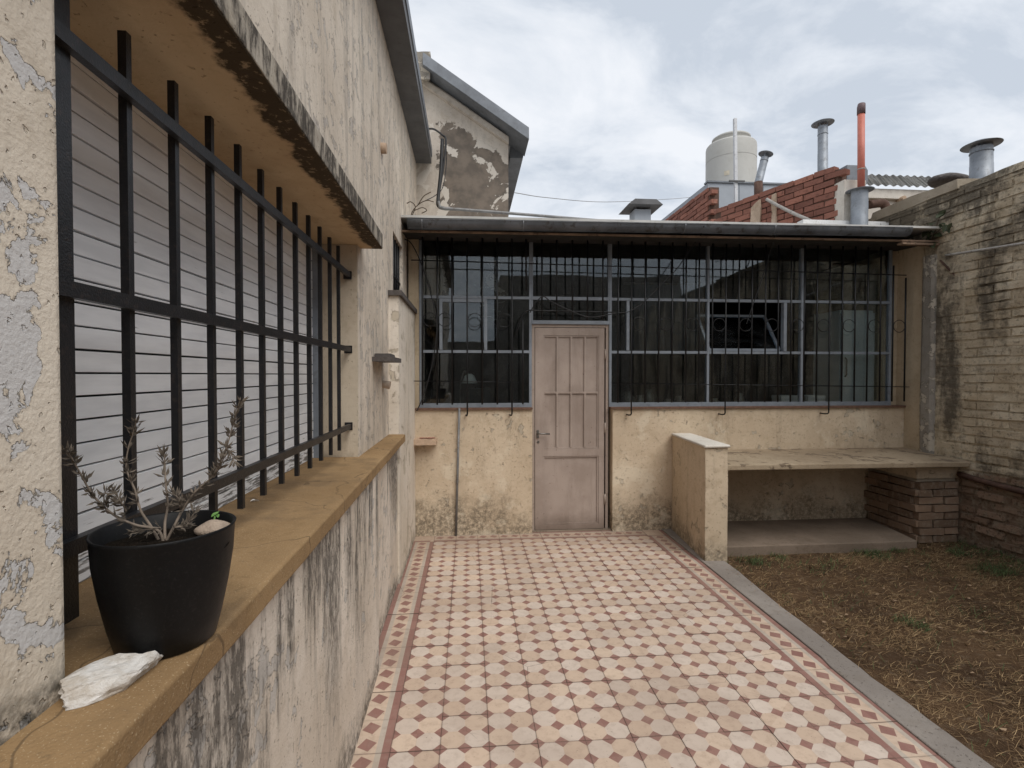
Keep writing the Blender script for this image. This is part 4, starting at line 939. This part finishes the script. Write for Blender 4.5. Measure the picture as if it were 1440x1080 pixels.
t = thing('flue_pipe', 'short grey flue with flat disc collar standing above the gutter', 'flue', pb_)
b = MB(); b.lathe([(.085, 0), (.088, .02), (.078, .05), (.076, (pt - pb_).z)], pb_, 24); b.build('pipe', 'flue', t)
b = MB(); b.lathe([(0, .012), (.07, .014), (.128, 0), (.124, -.006), (0, -.004)], pt + Vector((0, 0, .0)), 28); b.build('collar', 'zinc', t)
po = atd(1211, 266, dO); pt2 = atd(1211, 158, dO)
t = thing('orange_vent_pipe', 'tall orange plastic vent pipe with a dark cap', 'pipe', po)
b = MB(); b.tube([po + Vector((0, 0, -.03)), pt2], .033, 16); b.build('pipe', 'orange', t)
b = MB(); b.tube([pt2 + Vector((0, 0, -.02)), pt2 + Vector((0, 0, .055)), pt2 + Vector((.004, 0, .085))], [.038, .038, .034], 16); b.build('cap', 'orange_cap', t)
z_ = atd(1211, 239, dO); b = MB(); b.tube([z_, z_ + Vector((0, 0, .01))], .036, 16); b.build('clip', 'white_pipe', t)
b = MB(); b.tube(curve_pts([atd(1222, 288, 5.5), atd(1236, 286, 5.5), atd(1243, 287, 5.5), atd(1246, 294, 5.5), atd(1246, 304, 5.5)], 5), .045, 12); b.build('pipe_elbow', 'rust', None, label='terracotta pipe elbow bending down behind the orange pipe', cat='pipe')
b = MB(); b.tube(curve_pts([on_wall(1082, 281, .05), on_wall(1100, 291, .05), on_wall(1125, 303, .06), on_wall(1142, 310, .07), on_wall(1152, 316, .08), on_wall(1160, 326, .1)], 5), .019, 8); b.build('slanting_pipe', 'white_pipe', None, label='pale pipe slanting down the face of the red brick wall', cat='pipe')
# neighbour block with pale cladding, tank and post
nb = thing('clad_parapet_building', 'flat-topped building clad in pale grey metal carrying the water tank', 'building', atd(1060, 300, 9.6))
pA, pB_ = atd(1003, 257, 9.4), atd(1110, 257, 9.4)
MB().box(pA.x - .1, pB_.x, pA.y, pA.y + 2.6, 2.0, pA.z).build('wall', 'cladding', nb)
for i in range(1, 3): x = pA.x + (pB_.x - pA.x) * (i / 3 + .02); MB().box(x, x + .012, pA.y - .006, pA.y, 2.0, pA.z).build('seam', 'zinc', nb)
MB().box(pA.x - .12, pB_.x + .02, pA.y - .03, pA.y + .12, pA.z, pA.z + .03).build('coping', 'zinc', nb)
tb = atd(1027.5, 262, 10.6); tp = atd(1027.5, 199, 10.6); rt_ = 33.3 / F * 10.6; hT = tp.z - tb.z
zb_t = pA.z + .0; tb = Vector((tb.x, tb.y, zb_t)); hT = tp.z - zb_t
tk = thing('water_tank', 'sand coloured plastic rooftop water tank with ribbed rings and lid', 'tank', tb)
pr = [(rt_ * .93, 0), (rt_ * .985, .02), (rt_, .05)]
for f_ in (.18, .66): z = hT * f_; pr += [(rt_, z - .012), (rt_ * .99, z - .010), (rt_ * .99, z + .006), (rt_, z + .008)]
pr += [(rt_, hT * .87), (rt_ * .985, hT * .905), (rt_ * .94, hT * .925), (rt_ * .80, hT * .935), (rt_ * .70, hT * .94)]
b = MB(); b.lathe(pr, tb, 48, False); bmesh.ops.recalc_face_normals(b.bm, faces=b.bm.faces)
for f in b.bm.faces: f.smooth = True
for e_ in b.bm.edges: e_.smooth = e_.calc_face_angle(0) < R(30)
b.build('tank_body', 'tank', tk)
b = MB(); b.lathe([(rt_ * .72, hT * .92), (rt_ * .74, hT * 1.0), (rt_ * .76, hT * 1.005), (rt_ * .76, hT * 1.03), (rt_ * .70, hT * 1.045), (rt_ * .3, hT * 1.055), (0, hT * 1.058)], tb, 40); b.build('lid', 'tank', tk)
b = MB(); lz = atd(1011, 241, 10.1).z; A0 = math.atan2(-math.cos(R(28)), -math.sin(R(28)) - .18)
b.bm.faces.ensure_lookup_table()
for i in range(4):
    a0, a1 = A0 - .10 + .05 * i, A0 - .05 + .05 * i; rr_ = rt_ + .004
    b.poly([(tb.x + rr_ * math.cos(t), tb.y + rr_ * math.sin(t), z) for t, z in ((a0, lz - .045), (a1, lz - .045), (a1, lz + .045), (a0, lz + .045))])
bmesh.ops.remove_doubles(b.bm, verts=b.bm.verts, dist=.001); b.build('sticker', 'tank_label', tk)
b = MB(); a, c = atd(1035, 300, 8.9), atd(1033.5, 167, 8.9); b.obox(a, c, .05, .05, (0, 1, 0)); ps = b.build('roof_post', 'post', None, label='white square metal post standing in front of the water tank', cat='post')
b = MB(); m_p = atd(1034.5, 256, 8.9); b.obox(m_p + Vector((-.14, -.04, 0)), m_p + Vector((.14, -.04, 0)), .03, .025); b.build('clamp', 'zinc_dark', ps)
# square roof vent
vb_ = atd(900, 314, 7.2); t = thing('roof_vent', 'small square sheet-metal roof vent with overhanging cap', 'vent', vb_); s = 11.5 / F * 7.2
zt4 = atd(900, 298, 7.2).z
b = MB().box(vb_.x - s, vb_.x + s, vb_.y - s, vb_.y + s, vb_.z - .15, zt4); b.build('shaft', 'cladding', t)
b = MB(); sc_ = 24 / F * 7.2; ztp = atd(900, 288, 7.2).z
b.prism([(vb_.x - sc_, vb_.y - sc_, zt4 + .03), (vb_.x + sc_, vb_.y - sc_, zt4 + .03), (vb_.x + s * 1.3, vb_.y - sc_, ztp), (vb_.x - s * 1.3, vb_.y - sc_, ztp)], (0, 2 * sc_, 0)); b.build('cap', 'zinc_dark', t)
for i in (-1, 1):
    for j in (-1, 1): MB().box(vb_.x + i * s * .85 - .008, vb_.x + i * s * .85 + .008, vb_.y + j * s * .85 - .008, vb_.y + j * s * .85 + .008, zt4 - .01, zt4 + .035).build('cap_leg', 'zinc_dark', t)
# neighbour shed with corrugated roof on the right
sA = atd(1218, 266, 7.0); sB = atd(1372, 262, 7.0)
sd_ = thing('neighbour_shed', 'pale shed with grey corrugated roof beyond the boundary wall', 'building', (sA.x + 1, sA.y + .5, 0))
MB().box(sA.x - .05, sB.x + 1.2, sA.y + .05, sA.y + 2, 0, sA.z - .02).build('wall', 'pale_wall', sd_)
MB().box(sA.x - .05, sB.x + 1.2, sA.y - .01, sA.y + .05, sA.z - .12, sA.z + .01).build('fascia', 'pale_wall', sd_)
b = MB(); bm = b.bm; nn = 150; w_ = sB.x + 1.25 - (sA.x - .08); prev = None
for i in range(nn + 1):
    x = sA.x - .08 + w_ * i / nn; dz = .013 * math.sin(i / nn * w_ / .115 * 2 * math.pi); rise = min(.22, (x - sA.x + .08) * .5) if x < sA.x + .5 else .22
    row = [bm.verts.new((x, sA.y - .06, sA.z + .035 + dz)), bm.verts.new((x + .42, sA.y + .62, sA.z + .46 + dz))]
    if prev: bm.faces.new((prev[0], row[0], row[1], prev[1])).smooth = True
    prev = row
bmesh.ops.solidify(bm, geom=bm.faces[:], thickness=.004); b.build('corrugated_roof', 'corr', sd_)
vx = atd(1272, 278, 6.98); b = MB(); b.tube([(vx.x, vx.y + .0, vx.z), (vx.x, vx.y + .12, vx.z)], .03, 14); b.build('wall_vent', 'shelf_tan', sd_)
b = MB(); c0 = atd(1335, 254, 6.4); bmesh.ops.create_icosphere(b.bm, subdivisions=3, radius=.2)
for v in b.bm.verts: v.co = Vector((v.co.x * 1.3, v.co.y * .8, v.co.z * .38)) + c0
b.jit(.02, 6); b.build('sheet_bundle', 'slate', None, label='dark rolled sheet lying on the corrugated shed roof', cat='sheet')
# thin line across the sky
wire('overhead_wire', [atd(724, 271, 7.5), atd(770, 278, 9), atd(850, 284, 11), atd(940, 280, 13), atd(975, 277, 14)], .006, 'grey_cable', 'thin overhead wire crossing the sky behind the annex roof')

# ================================================================== THINGS INSIDE THE ANNEX
c = at(1209, 500, Y=5.06); CY0 = 5.06
cab = thing('cabinet', 'tall pale cabinet seen through the right annex window', 'cabinet', (c.x, CY0 + .2, 0))
MB().box(c.x - .23, c.x + .20, CY0, CY0 + .4, 1.15, 2.20).bevel(.01, 2).build('cabinet_body', 'pale_cabinet', cab)
MB().box(c.x - .225, c.x + .195, CY0 - .022, CY0 - .001, 1.18, 2.17).bevel(.004, 1).build('cabinet_door', 'pale_cabinet', cab)
MB().box(c.x - .23, c.x + .20, CY0, CY0 + .4, 0, 1.149).build('cabinet_base', 'dark_box', cab)
MB().tube([(c.x - .18, CY0 - .02, 1.5), (c.x - .18, CY0 - .045, 1.52), (c.x - .18, CY0 - .045, 1.68), (c.x - .18, CY0 - .02, 1.7)], .008, 6).build('handle', 'chrome', cab)
tbt = thing('work_table', 'long dim work table behind the annex windows', 'table', (2.9, 5.3, 0))
MB().box(1.45, 3.86, 4.97, 5.55, 1.10, 1.14).bevel(.006, 1).build('table_top', 'table', tbt)
for x in (1.5, 2.8, 3.8):
    for y in (5.03, 5.5): MB().box(x - .025, x + .025, y - .025, y + .025, 0, 1.10).build('leg', 'dark_box', tbt)
for px, lab in ((1108, 'white carton on the work table, nearer the door'), (1145, 'white carton on the work table, nearer the pale cabinet')):
    c = at(px, 560, Y=5.02); t = thing('carton', lab, 'box', (c.x, 5.2, 1.14))
    MB().box(c.x - .095, c.x + .095, 4.985, 5.145, 1.14, 1.29).bevel(.004, 1).jit(.003, 9).build('carton_body', 'white_box', t)
    MB().box(c.x - .098, c.x + .098, 4.98, 5.15, 1.27, 1.305).bevel(.004, 1).build('lid', 'white_box', t)
for i, (px, hgt, rr_) in enumerate(((884, .2, .06), (902, .16, .05), (918, .22, .055), (940, .12, .07), (958, .15, .05), (1012, .12, .06), (1040, .18, .05))):
    c = at(px, 550, Y=5.25); b = MB(); b.lathe([(0, 0), (rr_ * .9, 0), (rr_, hgt * .1), (rr_, hgt * .7), (rr_ * .6, hgt * .85), (rr_ * .62, hgt), (0, hgt)], (c.x, 5.25 + .06 * (i % 3), 1.14), 16)
    b.build('jar', 'glassware', None, label='squat dim jar standing on the work table', cat='jar', group='jars on the work table')
c = at(675, 550, Y=5.35)
t = thing('speaker_case', 'black rectangular case behind the left annex window', 'case', (c.x, 5.4, 1.0))
MB().box(c.x - .11, c.x + .11, 5.35, 5.6, 1.09, 1.375).bevel(.008, 2).build('case_body', 'dark_box', t)
MB().tube([(c.x - .05, 5.45, 1.37), (c.x - .04, 5.45, 1.41), (c.x + .04, 5.45, 1.41), (c.x + .05, 5.45, 1.37)], .008, 6).build('handle', 'dark_box', t)
st = thing('side_table', 'plain dark side table behind the left annex window', 'table', (.2, 5.4, 0))
MB().box(-.25, .5, 5.2, 5.7, 1.05, 1.09).build('table_top', 'table', st)
for x in (-.22, .47):
    for y in (5.23, 5.67): MB().box(x - .02, x + .02, y - .02, y + .02, 0, 1.05).build('leg', 'dark_box', st)
c = at(648, 520, Y=5.3); t = thing('desk_lamp', 'dark desk lamp with round head and curved arm behind the left annex window', 'lamp', (c.x, 5.4, 1.09))
MB().lathe([(0, 0), (.07, 0), (.07, .015), (.02, .03), (0, .03)], (c.x, 5.42, 1.09), 20).build('base', 'dark_box', t)
MB().tube(curve_pts([(c.x, 5.42, 1.1), (c.x - .01, 5.42, 1.35), (c.x + .03, 5.41, 1.55), (c.x + .08, 5.4, 1.52)], 6), .009, 6).build('arm', 'chrome', t)
MB().lathe([(.02, .06), (.05, .04), (.085, -.04), (.08, -.04), (.0, .02)], (c.x + .09, 5.4, 1.47), 20).build('shade', 'pale_cabinet', t)
b = MB(); bm = b.bm; prev = None; x0c, x1c = at(890, 460, Y=5.3).x, at(990, 460, Y=5.3).x
for i in range(61):
    x = x0c + (x1c - x0c) * i / 60; y = 5.3 + .03 * math.sin(i * .95)
    row = [bm.verts.new((x, y, 1.74)), bm.verts.new((x, y, 2.5))]
    if prev: bm.faces.new((prev[0], row[0], row[1], prev[1])).smooth = True
    prev = row
bmesh.ops.solidify(bm, geom=bm.faces[:], thickness=.004); b.build('curtain', 'curtain', None, label='blue-grey pleated curtain hanging inside behind the window right of the door', cat='curtain')
MB().tube([(x0c - .1, 5.3, 2.49), (x1c + .1, 5.3, 2.49)], .012, 8).build('curtain_rod', 'chrome', None, label='thin rod holding the blue-grey curtain', cat='rod')
# behind the photographer: the far end of the yard, seen only in the window glass
b = MB(); b.box(-4, 7, -7.3, -7.0, -.05, 2.6); b.build('rear_yard_wall', 'grey_chase', None, label='plain rendered wall closing the far end of the yard', cat='wall')
b = MB(); b.box(1.2, 8, -12.3, -9, -.05, 5.2); rb = b.build('rear_house', 'grey_chase', None, label='plain two-storey rendered house beyond the end of the yard', cat='building')
# ================================================================== POT, PLANT AND STONES ON THE SILL
PC = Vector((-.487, .862, ZS)); PR, PHt = .099, .186
pot = thing('plant_pot', 'black plastic plant pot on the ochre sill', 'pot', PC)
b = MB(); b.lathe([(0, .004), (.058, .003), (.064, .0), (.069, .004), (.078, .04), (.088, .09), (PR - .0035, .14), (PR - .001, PHt - .006), (PR + .001, PHt - .001), (PR - .001, PHt), (PR - .004, PHt - .002), (PR - .007, .14), (.083, .09), (0, .08)], PC, 56); b.build('pot_body', 'pot', pot)
b = MB(); ns = 24; cvt = []
b.lathe([(0, .0), (.03, .002), (.06, .0), (.08, -.002), (.0940, -.003)], PC + Vector((0, 0, .160)), 40); b.sub(1); b.jit(.009, 40); b.build('soil', 'soil', pot)
b = MB(); bmesh.ops.create_icosphere(b.bm, subdivisions=3, radius=.019); b.jit(.007, 40, 3)
pp = PC + Vector((.056, .038, .169))
for v in b.bm.verts: v.co = Vector((v.co.x * 1.3 + v.co.y * .2, v.co.y * .95, v.co.z * .8)) + pp
for f in b.bm.faces: f.smooth = True
b.build('pebble', 'pebble', None, label='rounded pinkish pebble lying on the soil in the black pot', cat='stone')
sg = thing('seedling', 'tiny bright green seedling beside the pebble in the pot', 'plant', PC + Vector((.045, .075, .15)))
lm2 = leaf_mesh('leaf', .016, .008, 'green')
for dx, dy, dz, rz in ((.0, .0, .012, .3), (.006, .012, .03, 2.2), (-.004, .01, .032, .9)):
    o = add('leaf', lm2, sg, loc=PC + Vector((.040 + dx, .06 + dy, .148 + dz))); o.rotation_euler = (.3, -.6, rz)
b = MB(); b.tube([PC + Vector((.04, .06, .138)), PC + Vector((.043, .068, .182))], .0015, 5); b.build('stem', 'green', sg)
# rosemary: stems traced on planes a little in front of / behind the pot centre
ro = thing('rosemary_plant', 'withered leggy rosemary plant growing in the black pot', 'plant', PC + Vector((0, 0, .145)))
def leafq(bm, p, d, L, W):
    d = d.normalized(); s = d.cross(Vector((random.uniform(-1, 1), random.uniform(-1, 1), random.uniform(-1, 1)))).normalized() * W
    m = p + d * L * .5 + Vector((0, 0, -.0008)); n_ = d.cross(s).normalized() * (W * .55)
    a, b1, b2, e_, c1 = bm.verts.new(p), bm.verts.new(m + s), bm.verts.new(m - s), bm.verts.new(p + d * L), bm.verts.new(m + n_)
    bm.faces.new((a, b1, c1)); bm.faces.new((a, c1, b2)); bm.faces.new((b1, e_, c1)); bm.faces.new((c1, e_, b2))
branches = [  # (x, y in the photograph, depth Y), tip last
    [(232, 770, .87), (222, 746, .86), (190, 738, .85), (160, 724, .84), (132, 698, .83), (112, 664, .82), (98, 640, .81), (88, 630, .80)],
    [(228, 768, .87), (212, 740, .88), (198, 718, .88), (190, 690, .89), (178, 660, .89), (180, 632, .89), (190, 600, .89), (191, 588, .89)],
    [(232, 766, .87), (232, 735, .88), (236, 710, .89), (233, 680, .89), (232, 655, .90), (231, 636, .90)],
    [(230, 768, .87), (244, 742, .87), (258, 715, .88), (276, 690, .88), (300, 668, .89), (318, 630, .89), (328, 595, .89), (338, 560, .89)],
    [(258, 715, .88), (250, 700, .87), (240, 690, .87)], [(178, 720, .845), (170, 705, .84), (158, 690, .84)], [(150, 712, .835), (146, 700, .83), (150, 688, .83)],
    [(300, 668, .89), (310, 655, .885), (316, 640, .88)], [(318, 630, .89), (326, 640, .885), (330, 652, .88)], [(226, 742, .865), (205, 745, .86), (180, 748, .85)], [(244, 742, .87), (262, 738, .875), (272, 722, .88)]]
for bi, br in enumerate(branches):
    pts = curve_pts([at(x, y, Y=Y) for x, y, Y in br], 7); n_ = len(pts)
    b = MB(); b.tube(pts, [max(.0008, (.0025 if bi < 4 else .0013) * (1 - .75 * i / n_)) for i in range(n_)], 6); st_ = b.build('stem', 'stem', ro)
    lb = MB(); run = 0; nxt = .0
    for i, p in enumerate(pts):
        f = i / n_
        if i: run += (p - pts[i - 1]).length
        if (bi < 4 and f < .34) or run < nxt: continue
        dense = f > .72 or bi > 3
        nxt = run + (random.uniform(.005, .010) if dense else random.uniform(.010, .020))
        d = (pts[min(i + 1, n_ - 1)] - pts[max(i - 1, 0)]).normalized()
        for q in range(random.randint(7, 12)):
            v = Vector((random.gauss(0, 1), random.gauss(0, 1), random.gauss(.1, .8))).normalized(); leafq(lb.bm, p + v * .001 + d * random.uniform(-.003, .003), d * .75 + v * .75, random.uniform(.009, .020), random.uniform(.0013, .0023))
    lb.build('leaves', 'dry_leaf', ro, kind='stuff')
# chalky stone
def rock(name, mat, c, dims, rz, seed, label, cat):
    b = MB(); bm = b.bm; rnd = random.Random(seed); bmesh.ops.create_icosphere(bm, subdivisions=4, radius=1)
    planes = [(Vector((rnd.gauss(0, 1), rnd.gauss(0, 1), rnd.gauss(0, .8))).normalized(), rnd.uniform(.60, .86)) for _ in range(13)] + [(Vector((.1, -.2, 1)).normalized(), .52), (Vector((0, 0, -1)), .5)]
    for v in bm.verts:
        for n_, d in planes:
            e_ = v.co.dot(n_) - d
            if e_ > 0: v.co -= n_ * e_
    M_ = Matrix.Rotation(rz, 3, 'Z')
    zmin = min(v.co.z for v in bm.verts)
    for v in bm.verts:
        q = v.co + Vector(mnoise.noise_vector(v.co * 3 + Vector((seed, 0, 0)))) * .05 + Vector(mnoise.noise_vector(v.co * 7)) * .05 + Vector(mnoise.noise_vector(v.co * 19)) * .022
        v.co = M_ @ Vector((q.x * dims[0], q.y * dims[1], (q.z - zmin) * dims[2])) + Vector(c)
    return b.build(name, mat, None, label=label, cat=cat)
rc = at(158, 968, Z=ZS)
rock('stone', 'stone', (rc.x - .005, rc.y + .012, ZS - .002), (.077, .035, .028), R(54), 5, 'chunky white stone lying on the sill in front of the black pot', 'stone')
b = MB(); c = at(352, 708, Z=ZS); lm3 = leaf_mesh('dry_leaf', .035, .012, 'white_box', .3); o = add('dry_leaf', lm3, None, label='tiny pale dry leaf lying on the sill under the grille bars', cat='leaf', loc=c + Vector((0, 0, .007))); o.rotation_euler = (0, 0, 1.0)
# ================================================================== GRASS, STRAW AND LITTER
def gz(x, y):
    if x < 2.02: return .008
    z = -.012 + .016 * mnoise.noise(Vector((x * 2.5, y * 2.5, 0))) + .010 * mnoise.noise(Vector((x * 11, y * 11, 3))); return z + .03 * max(0, min(1, (x - 3.6) / .8))
def blades(name, mat, pts, L, W, lie, label, cat, tint):
    V, Fc, Tn = [], [], []
    for (x, y), l_, w_, li, tt in zip(pts, L, W, lie, tint):
        z = gz(x, y) - .002; a = rng.uniform(0, 2 * math.pi); d = np.array([math.cos(a), math.sin(a)]); sd_ = np.array([-d[1], d[0]]) * w_
        h = l_ * math.sqrt(max(0, 1 - li * li)); f = l_ * li; cv = rng.uniform(-.5, .5); i0 = len(V)
        for t, ww in ((0, 1), (.35, .95), (.7, .7), (1, .12)):
            px = x + d[0] * f * t + sd_[0] * cv * 20 * t * t; py = y + d[1] * f * t + sd_[1] * cv * 20 * t * t; pz = z + h * (t - .25 * t * t) + .004
            V += [(px - sd_[0] * ww, py - sd_[1] * ww, pz), (px + sd_[0] * ww, py + sd_[1] * ww, pz + w_ * .6)]
        for q in range(3): Fc.append((i0 + 2 * q, i0 + 2 * q + 1, i0 + 2 * q + 3, i0 + 2 * q + 2))
        Tn += [tt] * 8
    me = bpy.data.meshes.new(name); me.from_pydata(V, [], Fc); me.materials.append(MAT[mat])
    at_ = me.attributes.new('tint', 'FLOAT', 'POINT'); at_.data.foreach_set('value', np.array(Tn, dtype=np.float32))
    return add(name, me, None, label=label, cat=cat, kind='stuff')
def scatter(n, dens):
    out = []
    while len(out) < n:
        y = 4.35 - (rng.random() ** 1.0) * 4.6; x = rng.uniform(1.985, 4.44)
        if x < 2.03 and rng.random() < .8: continue
        if y > 4.10 and x < 3.95: continue
        if x < 2.06 + .09 * max(0, (y - 2.7) / 2) and rng.random() < .6: continue
        if rng.random() < dens(x, y): out.append((x, y))
    return out
nz = lambda x, y, s, o=0: mnoise.noise(Vector((x * s + o, y * s, o)))
N1 = 52000
pts = scatter(N1, lambda x, y: .10 + .9 * max(0, nz(x, y, 2.2) + .25) + .8 * max(0, nz(x, y, 8, 2) + .05))
blades('dry_straw', 'straw', pts, rng.uniform(.012, .065, N1), rng.uniform(.0004, .0010, N1), rng.uniform(.85, .998, N1), 'matted dry straw and dead grass covering the yard soil', 'straw', rng.beta(1.9, .85, N1))
N2 = 6500
CL = [(p.x, p.y, r) for p, r in ((at(1062, 790, Z=0), .07), (at(1095, 784, Z=0), .05), (at(1232, 780, Z=0), .07), (at(1262, 775, Z=0), .05), (at(1290, 880, Z=0), .05), (at(1400, 805, Z=0), .10), (at(1345, 780, Z=0), .06), (at(1270, 872, Z=0), .04))]
def gd(x, y):
    e_ = max(0, 1 - abs(y - 4.02) / .22) * max(0.02, nz(x, 0, 3.1, 4) * 2.2) if x < 4.1 else 0
    e_ += max(0, 1 - (4.44 - x) / .3) * .8
    for cx_, cy_, r_ in CL:
        e_ += 2.5 * math.exp(-((x - cx_) ** 2 + (y - cy_) ** 2) / (r_ * r_))
    return .012 + e_ * .5 + .9 * max(0, nz(x, y, 1.7, 9) - .42)
pts = scatter(N2, gd)
blades('grass', 'grass', pts, rng.uniform(.02, .075, N2), rng.uniform(.0009, .0018, N2), rng.uniform(.35, .9, N2), 'short green grass tufts along the counter slab and wall foot', 'grass', rng.random(N2))
b = MB()
for i in range(150):
    x, y = scatter(1, lambda x, y: 1)[0]; s = random.uniform(.005, .012); z = gz(x, y) + .014; a = random.uniform(0, 6.3)
    b.poly([(x + s * 1.6 * math.cos(a + q) * (1 if i_ % 2 else .55), y + s * math.sin(a + q), z + random.uniform(0, .006)) for i_, q in enumerate((0, 1.2, 2.4, 3.6, 4.9))])
cl_ = MB()
for i in range(260):
    x, y = scatter(1, lambda x, y: .2 + max(0, nz(x, y, 3, 5)))[0]; q_ = random.uniform(.004, .013); t_ = bmesh.ops.create_icosphere(cl_.bm, subdivisions=1, radius=q_)
    for v in t_['verts']: v.co = v.co * random.uniform(.75, 1.2) * Vector((1.1, 1, .7)).length / 1.63 + Vector((x, y, gz(x, y) + q_ * .4))
cl_.build('soil_clods', 'dirt', None, label='small crumbly soil clods strewn over the yard', cat='soil', kind='stuff')
b.build('leaf_litter', 'litter', None, label='scattered small pale leaf flakes on the yard soil', cat='litter', kind='stuff')
